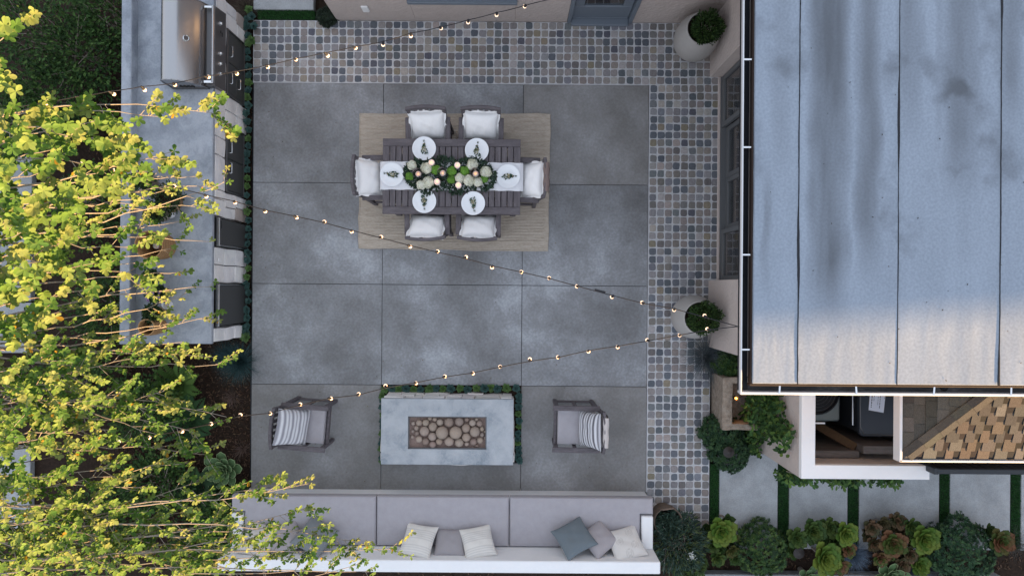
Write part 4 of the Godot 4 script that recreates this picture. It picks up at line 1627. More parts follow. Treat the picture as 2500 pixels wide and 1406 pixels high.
func build_bench() -> void:
	var x0 := -3.425
	var x1 := 1.757
	var cx := (x0 + x1) / 2
	var t := thing("garden_bench", "long white built-in bench with grey seat cushions facing the fire pit", "bench", Vector3(cx, -.1, 2.95))
	var base := -t.position
	var b := B.new()
	b.box(base + Vector3(cx, .16, 2.92), Vector3(x1 - x0, .52, .55), .008)
	part(t, "seat_base", b, M.white_wall)
	b = B.new()
	b.box(base + Vector3(cx, .42, 3.265), Vector3(x1 - x0 + .01, 1.04, .144), .010)
	part(t, "backrest", b, M.white_wall)
	for x in [x0 + .07, x1 - .075]:
		b = B.new()
		b.box(base + Vector3(x, .49, 2.99), Vector3(.14, .139, .405), .010)
		part(t, "arm", b, M.white_wall)
	var xs := [-3.440, -1.651, -.013, 1.765]
	for k in 3:
		var a: float = xs[k] + .004
		var d: float = xs[k + 1] - .004
		var poly := PackedVector2Array([Vector2(a, 2.575), Vector2(d, 2.575), Vector2(d, 3.182), Vector2(a, 3.182)])
		if k == 0:
			poly = PackedVector2Array([Vector2(a, 2.575), Vector2(d, 2.575), Vector2(d, 3.182), Vector2(-3.275, 3.182), Vector2(-3.275, 2.775), Vector2(a, 2.775)])
		elif k == 2:
			poly = PackedVector2Array([Vector2(a, 2.575), Vector2(d, 2.575), Vector2(d, 2.775), Vector2(1.602, 2.775), Vector2(1.602, 3.182), Vector2(a, 3.182)])
		b = B.new()
		b.xf = Transform3D(Basis.IDENTITY, base)
		b.prism(poly, .424, .530, .03)
		var ca: float = maxf(a, -3.275) + .03
		var cb: float = minf(d, 1.602) - .03
		var G := PackedVector3Array()
		var gn := 48
		var gm := 22
		for i in gn + 1:
			for j in gm + 1:
				var u := float(i) / gn
				var w := float(j) / gm
				var rise := pow(16.0 * u * (1.0 - u) * w * (1.0 - w), .45)
				var crease := .0035 * sin(u * 60.0 + 3.0 * sin(w * 5.0)) * exp(-pow((u - .24) * 12.0, 2.0)) * exp(-pow((w - .35) * 4.0, 2.0)) + .0025 * sin(u * 9.0 + w * 4.0 + k * 2.0) * sin(w * 7.0 - u * 5.0 + k)
				G.append(Vector3(lerpf(ca, cb, u), .5302 + rise * .014 + crease * rise, lerpf(2.605, 3.152, w)))
		b.grid(G, gn + 1, gm + 1, false, -1.0)
		var cu := part(t, "seat_cushion", b, M.fabric)
		# piped seam round the top edge
		b = B.new()
		var ring := []
		var rad := []
		for i in poly.size() + 1:
			var p := poly[i % poly.size()]
			var mid := Vector2((a + d) / 2, 2.88)
			ring.append(base + Vector3(p.x + signf(mid.x - p.x) * .012, .522, p.y + signf(mid.y - p.y) * .012))
			rad.append(.004)
		b.tube(ring, rad, 5, false)
		part(cu, "piping", b, M.fabric)
	var cream := C(.74, .72, .685)
	var ribs := func(_u: float, v: float) -> Color:
		return cream if fmod(absf(v * 7.0 + 20.0), 1.0) > .3 else C(.60, .585, .565)
	var grey := func(_u: float, _v: float) -> Color: return C(.35, .335, .355)
	var blue := func(_u: float, _v: float) -> Color: return C(.16, .19, .215)
	var slate := func(_u: float, _v: float) -> Color: return C(.21, .23, .245)
	var lilac := func(_u: float, _v: float) -> Color: return C(.38, .355, .375)
	var rings := func(u: float, v: float) -> Color:
		for q in [Vector2(-.4, .35), Vector2(.45, -.1), Vector2(-.35, -.5), Vector2(.1, .75)]:
			var dd: float = (Vector2(u, v) - q).length()
			if dd < .28 and fmod(dd, .1) < .035:
				return C(.56, .54, .515)
		return C(.69, .665, .64)
	var tan_ := func(_u: float, _v: float) -> Color: return C(.60, .57, .54)
	var lean := Vector3(0, .62, -.66)
	var g := "loose pillows along the garden bench"
	var put := func(label: String, px: float, py: float, paint: Callable, spin: float, yaw: float, w: float, hh: float, h: float, sd: float) -> void:
		lay_pillow("bench_pillow", label, g, at(px, py, h), lean.rotated(Vector3.UP, yaw), Vector3.UP, spin, w, hh, .15, paint, 0.0, sd)
	put.call("cream ribbed pillow on the bench, left of the plain grey middle pillow", 1021, 1320, ribs, -.28, .12, .40, .42, .70, 1.0)
	put.call("plain grey pillow between the two ribbed pillows on the bench", 1099, 1326, grey, .0, 0.0, .39, .36, .66, 2.0)
	put.call("cream ribbed pillow on the bench, right of the plain grey middle pillow", 1167, 1324, ribs, .34, -.12, .39, .41, .70, 3.0)
	put.call("blue-grey pillow leaning at the bench end beside the woven basket", 1402, 1313, blue, .42, .1, .42, .42, .73, 4.0)
	put.call("pale lilac-grey pillow between blue-grey and cream ringed pillows", 1462, 1316, lilac, .62, .05, .38, .38, .68, 5.0)
	put.call("cream pillow with embroidered rings next to the bench arm", 1528, 1327, rings, .38, -.1, .42, .41, .69, 6.0)
	put.call("cream pillow at the bench end under the tree branches", 632, 1318, tan_, -.3, .1, .42, .42, .70, 7.0)
	put.call("taupe pillow between cream and blue-grey pillows under the branches", 694, 1316, lilac, .5, .0, .40, .40, .68, 8.0)
	put.call("blue-grey pillow under the tree branches on the bench", 768, 1310, slate, -.42, -.1, .42, .42, .71, 9.0)


# armchair of slatted grey wood, its back towards +z; tall is the height of the back
func chair(t: Node3D, wide: float, deep: float, arm: float, tall: float, seat: float, lounge: bool) -> void:
	var b: B
	var hx := wide / 2 - .03
	var zf := -deep / 2 + .02
	var zr := deep / 2 - .10
	for s in [-1.0, 1.0]:
		for z in [zf + .01, zr]:
			b = B.new()
			b.box(Vector3(s * hx, arm / 2 - .01, z), Vector3(.042, arm - .03, .05), .004)
			part(t, "leg", b, M.wood)
		b = B.new()
		b.box(Vector3(s * hx, arm, (zf + zr) / 2), Vector3(.062, .026, zr - zf + .09), .006)
		part(t, "arm", b, M.wood_z if absf(t.rotation.y) < .5 or absf(t.rotation.y) > 2.6 else M.wood)
		b = B.new()
		b.box(Vector3(s * hx, .07 if lounge else .2, (zf + zr) / 2), Vector3(.026, .04, zr - zf - .04), .004)
		part(t, "side_rail", b, M.wood)
		if lounge:
			b = B.new()
			b.box(Vector3(s * hx, arm / 2 + .04, (zf + zr) / 2), Vector3(.02, arm - .10, .045), .003)
			part(t, "side_slat", b, M.wood)
	b = B.new()
	b.box(Vector3(0, seat - .10, zf), Vector3(wide - .10, .08, .03), .005)
	part(t, "front_rail", b, M.wood)
	b = B.new()
	b.box(Vector3(0, seat - .085, (zf + zr) / 2), Vector3(wide - .105, .03, zr - zf - .04), .003)
	part(t, "seat_deck", b, M.wood)
	b = B.new()
	var pw := wide / 2 - .062
	b.prism(PackedVector2Array([Vector2(-pw, zf + .03), Vector2(pw, zf + .03), Vector2(pw, zr - .0), Vector2(-pw, zr - .0)]), seat - .07, seat, .022)
	part(t, "seat_cushion", b, M.fabric if lounge else M.seat_grey)
	# raked back with a bowed top rail
	var lean := .075 if not lounge else .05
	var bz := zr + .015
	for s in [-1.0, 1.0]:
		b = B.new()
		b.bar(Vector3(s * (hx - .03), seat - .10, bz), Vector3(s * (hx - .03), tall - .02, bz + lean), .045, .03, .004, Vector3.BACK)
		part(t, "back_post", b, M.wood)
	for k in 5:
		var x := (k - 2) * (wide - .2) / 5.2
		b = B.new()
		b.bar(Vector3(x, seat - .04, bz + .015), Vector3(x, tall - .03, bz + lean + .02 * (1.0 - absf(x) * 2.0)), .04, .014, .002, Vector3.BACK)
		part(t, "back_slat", b, M.wood)
	b = B.new()
	var P := PackedVector3Array()
	var m := 12
	for i in m + 1:
		var x := (-1.0 + 2.0 * i / m) * (hx - .005)
		var bow := .028 * (1.0 - pow(x / hx, 2.0))
		var z := bz + lean + bow
		for q in [[-.018, -.035], [-.018, .028], [-.013, .033], [.013, .033], [.018, .028], [.018, -.035]]:
			P.append(Vector3(x, tall + q[1], z + q[0]))
	b.grid(P, m + 1, 6, true, 1.0)
	for e in [0, m]:
		var o := Vector3.LEFT if e == 0 else Vector3.RIGHT
		for k in range(1, 5):
			b.tri(P[e * 6], P[e * 6 + k], P[e * 6 + k + 1], o)
	part(t, "top_rail", b, M.wood)


func build_dining() -> void:
	# jute rug
	var b := B.new()
	var cs := [at(879, 279), at(1344, 279), at(1337, 613), at(876, 605)]
	var poly := PackedVector2Array()
	for k in 4:
		var p: Vector3 = cs[k]
		var q: Vector3 = cs[(k + 1) % 4]
		for i in 14:
			var r := p.lerp(q, i / 14.0)
			poly.append(Vector2(r.x, r.z) + Vector2(rnd(-.008, .008), rnd(-.008, .008)))
	var rc := Vector2(-.75, -1.38)
	for i in poly.size():
		poly[i] -= rc
	b.prism(poly, 0.0, .012, .004)
	var rug := thing("jute_rug", "natural woven jute rug under the dining table", "rug", Vector3(rc.x, .003, rc.y))
	part(rug, "weave", b, M.jute)
	b = B.new()
	var ring := []
	var rad := []
	for i in poly.size() + 1:
		var p := poly[i % poly.size()]
		ring.append(Vector3(p.x, .009, p.y))
		rad.append(.009)
	b.tube(ring, rad, 5, false)
	part(rug, "braided_edge", b, M.jute)
	# braided rows standing a little proud
	b = B.new()
	for k in 42:
		var z := -.80 + k * .0385
		var pts := []
		var rr := []
		for i in 16:
			pts.append(Vector3(-1.16 + i * 2.32 / 15.0, .0105, z + rnd(-.003, .003) + .012 * sin(i * .5 + k * .1)))
			rr.append(.006 + rnd(-.001, .001))
		b.tube(pts, rr, 5)
	part(rug, "braid_rows", b, M.jute).set_meta("kind", "stuff")
	# slatted table
	var tc := at(1102, 431, .74)
	var t := thing("dining_table", "weathered grey slatted wooden dining table set for six", "table", Vector3(tc.x, .015, tc.z))
	var L := 1.655
	var D := .905
	for s in [-1.0, 1.0]:
		b = B.new()
		b.box(Vector3(0, .71, s * (D / 2 - .045)), Vector3(L, .03, .09), .004)
		part(t, "rim_board", b, M.wood)
		b = B.new()
		b.box(Vector3(s * (L / 2 - .041), .71, 0), Vector3(.082, .03, D - .184), .004)
		part(t, "rim_board", b, M.wood_z)
		b = B.new()
		b.box(Vector3(0, .66, s * (D / 2 - .08)), Vector3(L - .16, .07, .025), .003)
		part(t, "apron", b, M.wood)
	var n := 20
	var pitch := (L - .168) / n
	var slat := B.new()
	slat.box(Vector3.ZERO, Vector3(pitch - .010, .026, D - .186), .003)
	var sm := slat.made()
	for k in n:
		inst(t, "slat", sm, M.wood_z, Transform3D(Basis.IDENTITY, Vector3(-L / 2 + .084 + pitch * (k + .5), .711 + rnd(-.001, .001), 0)))
	b = B.new()
	b.box(Vector3(0, .665, 0), Vector3(L - .2, .035, .06))
	part(t, "centre_beam", b, M.wood)
	for sx in [-1.0, 1.0]:
		for sz in [-1.0, 1.0]:
			b = B.new()
			b.box(Vector3(sx * (L / 2 - .09), .345, sz * (D / 2 - .09)), Vector3(.075, .69, .075), .006)
			part(t, "leg", b, M.wood)
	# runner
	var top := .741
	b = B.new()
	var P := PackedVector3Array()
	var rows := 60
	for i in rows + 1:
		for j in 9:
			var x := -.862 + 1.724 * i / rows
			var y := .0035 + .0015 * sin(i * 1.3 + j) + .002 * sin(j * 2.0 + i * .35)
			if absf(x) > .828:
				y = .003 - pow((absf(x) - .828), 2.0) * 30.0
			P.append(Vector3(x, y, -.168 + .337 * j / 8.0 + .003 * sin(i * .9) * (1.0 if j == 0 or j == 8 else 0.0) + x * .004))
	b.col = C(.74, .75, .79)
	b.grid(P, rows + 1, 9, false, -1.0)
	solo("table_runner", "white linen runner along the middle of the dining table", "runner", b, M.cloth, Vector3(tc.x, top, tc.z - .005))
	# chairs and their pillows
	var pale := func(_u: float, _v: float) -> Color: return C(.86, .86, .87)
	var spots := [
		["slatted wooden dining chair on the house side, nearer the grill", -1.032, -1.836, PI, "grill"],
		["slatted wooden dining chair on the house side, nearer the sliding doors", -.390, -1.836, PI, "doors"],
		["slatted wooden dining chair on the fire pit side, nearer the counter", -1.038, -.862, 0.0, ""],
		["slatted wooden dining chair on the fire pit side, nearer the sliding doors", -.412, -.862, 0.0, ""],
		["slatted wooden dining chair at the table end towards the kitchen counter", -1.603, -1.326, -PI / 2, ""],
		["slatted wooden dining chair with brown cloth on its back at table end", .10, -1.311, PI / 2, ""]]
	for k in 6:
		var s: Array = spots[k]
		var c := thing("dining_chair", s[0], "chair", Vector3(s[1], .015 if k < 4 or true else 0.0, s[2]), s[3], "chairs round the dining table")
		chair(c, .545, .56, .635, .845, .46, false)
		c.rotation.y += [.02, -.015, .025, -.02, .015, -.03][k]
		var back := Vector3(sin(s[3]), 0, cos(s[3]))
		var label: String = ["white scalloped pillow on the house-side chair nearer the grill", "white scalloped pillow on the house-side chair nearer the sliding doors", "white scalloped pillow on the pit-side chair nearer the counter", "white scalloped pillow on the pit-side chair nearer the sliding doors", "white scalloped pillow on the chair at the kitchen end", "white scalloped pillow in front of the brown cloth"][k]
		var p: Vector3 = c.position + back * .125 + Vector3(0, .635, 0)
		lay_pillow("scalloped_pillow", label, "white pillows on the dining chairs", p, -back * .62 + Vector3.UP * .66, Vector3.UP, [.05, -.04, -.06, -.03, .07, -.05][k], [.43, .42, .42, .41, .43, .42][k], .385, .16, pale, .032, k * 1.7)
		if k == 5:
			b = B.new()
			b.xf = Transform3D(Basis(Vector3.UP, PI / 2), Vector3.ZERO)
			drape(b, .34, .30, C(.205, .155, .145))
			solo("draped_cloth", "brown cloth folded over the back of the end dining chair", "cloth", b, M.cloth, Vector3(s[1] + .30, .015 + .885, s[2]))
	# plates with herb bundles
	var plates := [[1035, 362, PI / 2, "plate on the house side nearer the grill"], [1164, 366, PI / 2 + .1, "plate on the house side nearer the sliding doors"], [956.5, 426, .15, "plate at the kitchen counter end"], [1240.5, 430, PI - .05, "plate at the sliding door end"], [1035.6, 491, -PI / 2, "plate on the fire pit side nearer the counter"], [1155, 496, -PI / 2 - .15, "plate on the fire pit side nearer the doors"]]
	for q in plates:
		var p := at(q[0], q[1], .765)
		p.y = .7465 if absf(q[1] - 428.0) < 10.0 else .7425
		b = B.new()
		b.lathe([Vector2(.0, .001), Vector2(.075, .001), Vector2(.09, .004), Vector2(.132, .018), Vector2(.1415, .022), Vector2(.1425, .025), Vector2(.139, .026), Vector2(.128, .0215), Vector2(.092, .0095), Vector2(.085, .0075), Vector2(0, .007)], 40)
		solo("dinner_plate", "white round dinner " + q[3], "plate", b, M.porcelain, p, 0.0, "plates on the dining table")
		b = B.new()
		herb_bundle(b)
		var hb := solo("herb_bundle", "tied green herb bundle on the " + q[3], "herbs", b, M.shrub, p + Vector3(0, .012, 0), -q[2], "herb bundles on the plates")
		hb.rotation.y = -q[2]
	centrepiece(tc)


func drape(b: B, w: float, half: float, col: Color) -> void:
	# folded cloth hanging over a rail that runs along x
	b.col = col
	for off in [0.0, -.006]:
		var P := PackedVector3Array()
		var prof := []
		for k in 13:
			var a := PI * k / 12
			prof.append(Vector2(-cos(a) * (.034 + off), sin(a) * (.026 + off)))
		prof.insert(0, Vector2(-.040 - off, -half * .9))
		prof.append(Vector2(.044 + off, -half))
		for i in prof.size():
			for j in 13:
				var x := -w / 2 + w * j / 12
				P.append(Vector3(x, prof[i].y - .03 + .002 * sin(j * 1.7), prof[i].x + .003 * sin(j * 1.1 + i * .3)))
		b.grid(P, prof.size(), 13, false, 1.0 if off == 0.0 else -1.0)


func herb_bundle(b: B) -> void:
	for k in 46:
		var f := rnd(0, 1)
		var y := rnd(-.032, .032) * (.25 + f)
		b.col = jit([C(.035, .07, .045), C(.05, .095, .06), C(.025, .05, .035)][rng.randi() % 3], .25)
		b.leaf(Vector3(-.075 + f * .13, rnd(0, .012), y), Vector3(1, rnd(0, .5), y * 10.0 + rnd(-.6, .6)), Vector3.UP, rnd(.022, .036), rnd(.009, .015))
	for k in 26:
		b.col = jit(C(.50, .46, .30), .2)
		var f := rnd(.45, .9)
		b.leaf(Vector3(-.075 + f * .13, .014 + rnd(0, .008), rnd(-.022, .022)), Vector3(rnd(-1, 1), .6, rnd(-1, 1)), Vector3.UP, .012, .009)
	for k in 8:
		b.col = C(.04, .06, .03)
		b.blade(Vector3(-.08, .004, rnd(-.01, .01)), Vector3(-1, .1, rnd(-.3, .3)), .03, .004, 0.0, 1)
	b.col = C(.35, .27, .17)
	for k in 10:
		var a := TAU * k / 10
		var c := TAU * (k + 1) / 10
		b.quad(Vector3(-.058, .008 + cos(a) * .011, sin(a) * .012), Vector3(-.058, .008 + cos(c) * .011, sin(c) * .012), Vector3(-.052, .008 + cos(c) * .011, sin(c) * .012), Vector3(-.052, .008 + cos(a) * .011, sin(a) * .012), Vector3(0, cos(a), sin(a)))


func hydrangea(col: Color, r: float, florets: int) -> ArrayMesh:
	var b := B.new()
	b.col = col * .45  # inner ball coloured darker to put shade between the florets
	var prof := []
	for k in 7:
		var a := -PI / 2 + PI * k / 6
		prof.append(Vector2(cos(a) * r * .72, sin(a) * r * .55))
	b.lathe(prof, 10)
	for k in florets:
		var y := 1.0 - 1.5 * (k + .5) / florets
		var a := k * 2.39996
		var d := Vector3(sqrt(maxf(0, 1 - y * y)) * cos(a), y, sqrt(maxf(0, 1 - y * y)) * sin(a))
		var x := d.cross(Vector3(.3, .2, .9)).normalized()
		var z := x.cross(d)
		b.col = jit(col, .14)
		var sp := rnd(0, TAU)
		for q in 4:
			var e := (x * cos(sp + q * PI / 2) + z * sin(sp + q * PI / 2) + d * .25).normalized()
			b.leaf(d * r * rnd(.86, 1.0) * (1.0 + .16 * sin(d.x * 4.0 + r * 90.0) * sin(d.z * 5.0 + 1.0)) * Vector3(1, .72, 1), e, d, r * .27, r * .21, .1)
	return b.made()


func centrepiece(tc: Vector3) -> void:
	var o := Vector3(tc.x, .743, tc.z)
	var t := thing("flower_centrepiece", "floral centrepiece of hydrangeas and dark greenery along the table", "flowers", o)
	var loc := func(zx: float, zy: float, h: float) -> Vector3:
		return at(820 + zx / 3.348, 220 + zy / 3.348, h) - o
	var b := B.new()
	for k in 1300:
		var u := rnd(-1, 1)
		var edge := sqrt(maxf(0.0, 1.0 - u * u * u * u))
		var w := rnd(-1, 1)
		var c: Vector3 = loc.call(930 + u * 365, 690 + w * 130 * edge + 18 * sin(u * 9.0), .80)
		c.y = rnd(.005, .09) * (1.0 - .6 * absf(w)) + .004
		b.col = jit([C(.022, .042, .024), C(.032, .058, .036), C(.016, .03, .02), C(.045, .07, .055)][rng.randi() % 4], .25)
		var round_ := rng.randf() < .35
		b.leaf(c, Vector3(u * .6 + rnd(-.8, .8), rnd(-.15, .5), w * .9 + rnd(-.5, .5)), Vector3.UP, rnd(.03, .045) if round_ else rnd(.04, .065), rnd(.026, .036) if round_ else rnd(.012, .02))
	part(t, "greenery", b, M.shrub)
	b = B.new()
	for k in 16:
		var u := rnd(-1, 1)
		var c: Vector3 = loc.call(930 + u * 330, 690 + rnd(-60, 60), .76)
		c.y = .01
		b.col = C(.05, .045, .03)
		b.tube([c, c + Vector3(rnd(-.1, .1), .02, rnd(-.06, .06)), c + Vector3(rnd(-.16, .16), .01, rnd(-.12, .12))], [.003, .0025, .001], 4)
	part(t, "stems", b, M.shrub)
	var wm := hydrangea(C(.76, .77, .65), .068, 100)
	var wm2 := hydrangea(C(.78, .78, .68), .056, 90)
	var gm := hydrangea(C(.17, .35, .06), .058, 100)
	var gm2 := hydrangea(C(.15, .31, .055), .050, 90)
	for q in [[620, 612, 1], [740, 640, 0], [1115, 612, 0], [1225, 668, 0], [755, 752, 0], [1085, 735, 0], [1010, 718, 1], [1160, 752, 1], [695, 772, 1]]:
		inst(t, "white_flower", wm if q[2] == 0 else wm2, M.flower, Transform3D(Basis(Vector3.UP, rnd(0, TAU)), loc.call(q[0], q[1], .83)))
	for q in [[600, 702, 1], [815, 652, 0], [945, 660, 0], [1052, 660, 0], [940, 730, 1], [1213, 723, 1]]:
		inst(t, "green_flower", gm if q[2] == 0 else gm2, M.flower, Transform3D(Basis(Vector3.UP, rnd(0, TAU)), loc.call(q[0], q[1], .82)))
	# candles in smoked glass
	var where := ["nearest the kitchen counter end", "in the middle of the centrepiece", "nearest the sliding door end"]
	var i := 0
	for q in [[677, 690], [876, 683], [1143, 688]]:
		var p := at(820 + q[0] / 3.348, 220 + q[1] / 3.348, .80)
		var h := thing("hurricane_candle", "candle in smoked glass cylinder " + where[i], "candle", Vector3(p.x, .745, p.z), 0.0, "glass candle holders in the centrepiece")
		i += 1
		b = B.new()
		b.lathe([Vector2(.0, .0), Vector2(.050, .0), Vector2(.056, .21), Vector2(.0535, .21), Vector2(.048, .006), Vector2(0, .006)], 24)
		part(h, "glass", b, M.smoke_glass)
		b = B.new()
		b.lathe([Vector2(0, .007), Vector2(.035, .007), Vector2(.035, .105), Vector2(.032, .108), Vector2(0, .106)], 18)
		part(h, "wax", b, M.wax)
		flame_on(h, .108)
	i = 0
	var where2 := ["beside the house-side plate nearer the grill", "beside the middle glass on the house side", "on the fire pit side nearer the counter", "on the runner on the fire pit side nearer the doors"]
	for q in [[780, 590], [992, 612], [825, 747], [1000, 775]]:
		var p := at(820 + q[0] / 3.348, 220 + q[1] / 3.348, .86)
		var h := thing("pillar_candle", "lit white pillar candle " + where2[i], "candle", Vector3(p.x, .7435, p.z), 0.0, "pillar candles in the centrepiece")
		i += 1
		b = B.new()
		b.lathe([Vector2(0, 0), Vector2(.036, 0), Vector2(.036, .116), Vector2(.033, .12), Vector2(.028, .117), Vector2(0, .115)], 18)
		part(h, "wax", b, M.wax)
		flame_on(h, .117)


func flame_on(parent: Node3D, y: float) -> void:
	var b := B.new()
	b.lathe([Vector2(.001, 0), Vector2(.0035, .004), Vector2(.003, .010), Vector2(0, .018)], 8, Vector3(0, y + .003, 0))
	part(parent, "flame", b, M.flame)
	var l := OmniLight3D.new()
	l.name = "candle_light"
	l.light_color = Color(1.0, .68, .38)
	l.light_energy = 0.00015
	l.light_size = .006
	l.omni_range = 4.0
	l.omni_attenuation = 2.0
	l.shadow_enabled = true
	l.position = Vector3(0, y + .011, 0)
	parent.add_child(l, true)


func build_lounge() -> void:
	var spots := [["grey wooden lounge chair nearer the tree, turned towards the fire pit", -2.585, 1.722, -PI / 2 - .075, "striped pillow on the lounge chair nearer the tree"], ["grey wooden lounge chair with pale cloth over its back", .838, 1.722, PI / 2 - .012, "striped pillow on the lounge chair with the cloth"]]
	for k in 2:
		var s: Array = spots[k]
		var c := thing("lounge_chair", s[0], "chair", Vector3(s[1], .001, s[2]), s[3], "lounge chairs by the fire pit")
		chair(c, .57, .61, .575, .745, .42, true)
		var back := Vector3(sin(s[3]), 0, cos(s[3]))
		var side := Vector3(back.z, 0, -back.x)
		var wide := .17 if k == 0 else .145
		var dark := C(.30, .30, .34) if k == 0 else C(.135, .13, .15)
		var stripes := func(_u: float, v: float) -> Color:
			return C(.66, .67, .71) if fmod(absf(v * 4.2 + 20.2), 1.0) > (.42 if k == 0 else .38) else dark
		lay_pillow("striped_pillow", s[4], "striped pillows on the lounge chairs", c.position + back * (.085 if k == 0 else .125) + Vector3(0, .60, 0) + side * (.0 if k == 0 else .0), -back * (.66 if k == 0 else .84) + Vector3.UP * (.62 if k == 0 else .46), Vector3.UP, -.10 if k == 0 else .05, .45, .45, wide, stripes, 0.0, k * 2.2)
		if k == 1:
			var b := B.new()
			b.xf = Transform3D(Basis(Vector3.UP, s[3]), Vector3.ZERO)
			drape(b, .36, .26, C(.56, .515, .50))
			solo("draped_towel", "pale beige cloth folded over the lounge chair back", "cloth", b, M.cloth, c.position + back * .30 + Vector3(0, .785, 0))


# one thick leaf along +x, ring of eight round its length
func fleshy(b: B, ln: float, wd: float, th: float, cup: float, bend: float, blunt: float, rows := 6) -> void:
	var P := PackedVector3Array()
	for i in rows + 1:
		var s := float(i) / rows
		var w := wd * .5 * (pow(s, .75) * 1.45 + .28) * pow(maxf(0.0, 1.0 - pow(s, blunt)), .5)
		if i == rows:
			w = wd * .012
		var y := bend * s * s * ln
		var x := s * ln
		for j in 5:
			var q := -1.0 + j * .5
			P.append(Vector3(x, y + cup * wd * q * q * .5, q * w))
		for j in 3:
			var q := .55 - j * .55
			P.append(Vector3(x, y - th * (1.0 - .55 * absf(q)) * (1.0 - s * .7) + cup * wd * q * q * .4, q * w))
	b.grid(P, rows + 1, 8, true, 1.0)


func rosette_places(count: int, size: float, flat: float) -> Array:
	# golden-angle spiral: [turn, tilt, scale], young upright leaves first
	var out := []
	for k in count:
		var f := float(k) / count
		out.append([k * 2.39996, lerpf(1.25, flat, pow(f, .7)), size * lerpf(.28, 1.0, pow(f, .75))])
	return out


func rosette_mesh(count: int, col: Color, tip: Color, wide: float, blunt: float, flat: float) -> ArrayMesh:
	var b := B.new()
	for q in rosette_places(count, 1.0, flat):
		b.xf = Transform3D(Basis(Vector3.UP, q[0]) * Basis(Vector3.BACK, q[1]), Vector3(0, .10 * (1.0 - q[2]), 0)) * Transform3D(Basis.IDENTITY.scaled(Vector3.ONE * q[2]), Vector3.ZERO)
		b.col = jit(col.lerp(tip, rnd(0, .35)), .14)
		fleshy(b, 1.0, wide, .10, .28, .10, blunt, 4)
	b.xf = Transform3D.IDENTITY
	b.col = col * .5
	b.lathe([Vector2(.12, -.5), Vector2(.12, .0), Vector2(0, .05)], 8)
	return b.made()


func build_planters() -> void:
	var k := 0
	for p in [Vector3(2.29, .004, -3.15), Vector3(2.28, .004, .345)]:
		var t := thing("egg_planter", ["tall egg-shaped pale grey planter in the corner by the house walls", "tall egg-shaped pale grey planter by the pier under the string lights"][k], "planter", p, 0.0, "egg-shaped planters by the house")
		var b := B.new()
		b.lathe([Vector2(0, 0), Vector2(.13, 0), Vector2(.15, .01), Vector2(.205, .09), Vector2(.25, .20), Vector2(.272, .32), Vector2(.27, .43), Vector2(.25, .54), Vector2(.222, .63), Vector2(.207, .672), Vector2(.203, .68), Vector2(.192, .683), Vector2(.185, .675), Vector2(.20, .60), Vector2(.21, .56)], 40)
		part(t, "pot", b, M.planter)
		b = B.new()
		b.lathe([Vector2(.212, .555), Vector2(0, .57)], 24)
		part(t, "soil", b, M.soil)
		var s := thing("potted_shrub", ["round dark green shrub in the corner planter", "round green shrub in the planter under the string lights"][k], "shrub", p + Vector3(.02, .56, .0), 0.0, "shrubs in the egg planters")
		b = B.new()
		for q in 7:
			b.tube([Vector3(0, 0, 0), Vector3(rnd(-.07, .07), .13, rnd(-.07, .07)), Vector3(rnd(-.13, .13), .26, rnd(-.13, .13))], [.008, .006, .002], 5)
		part(s, "stems", b, M.bark)
		b = B.new()
		leaf_ball(b, Vector3(.02, .15, 0), Vector3(.185, .20, .185), 2600, .034, .012, [C(.022, .048, .015), C(.035, .07, .02), C(.05, .09, .025), C(.018, .035, .013)], .45)
		part(s, "foliage", b, M.shrub)
		k += 1


# small leaves through the outer volume of an uneven ellipsoid
func leaf_ball(b: B, ctr: Vector3, rad: Vector3, count: int, ln: float, wd: float, pal: Array, shell := .6, lumps := .16) -> void:
	var ph := rnd(0, 9)
	for k in count:
		var y := rnd(-.45, 1)
		var a := rnd(0, TAU)
		var r := sqrt(maxf(0, 1 - y * y))
		var d := Vector3(r * cos(a), y, r * sin(a))
		var lump := 1.0 + lumps * (sin(d.x * 5.0 + ph) * sin(d.z * 6.0 - ph) + .6 * sin(d.y * 8.0 + d.x * 4.0 + ph * 2.0))
		var f := pow(rnd(shell, 1.0), .7) * lump
		b.col = jit(pal[rng.randi() % pal.size()], .22)
		b.leaf(ctr + d * rad * f, (d + Vector3(rnd(-.9, .9), rnd(-.3, .8), rnd(-.9, .9))).normalized(), (d + Vector3.UP).normalized(), ln * rnd(.7, 1.25), wd * rnd(.8, 1.2))


# dense little tufts on a dome, like a clipped euphorbia
func tuft_ball(b: B, ctr: Vector3, rad: Vector3, tufts: int, ln: float, pal: Array) -> void:
	var ph := rnd(0, 9)
	for k in tufts:
		var y := rnd(-.3, 1)
		var a := rnd(0, TAU)
		var r := sqrt(maxf(0, 1 - y * y))
		var d := Vector3(r * cos(a), y, r * sin(a))
		var lump := 1.0 + .13 * (sin(d.x * 6.0 + ph) * sin(d.z * 7.0 + ph) + .7 * sin(d.y * 9.0 - d.z * 5.0 + ph))
		var p := ctr + d * rad * lump * rnd(.86, 1.0)
		var up := (d + Vector3.UP * .6 + Vector3(rnd(-.3, .3), 0, rnd(-.3, .3))).normalized()
		var x := up.cross(Vector3(.2, .1, .9)).normalized()
		var z := x.cross(up)
		var c: Color = pal[rng.randi() % pal.size()]
		for q in 7:
			var e := q * 2.4 + rnd(0, .6)
			b.col = jit(c, .2)
			b.leaf(p, (x * cos(e) + z * sin(e) + up * rnd(.3, 1.1)).normalized(), up, ln * rnd(.8, 1.2), ln * .36)


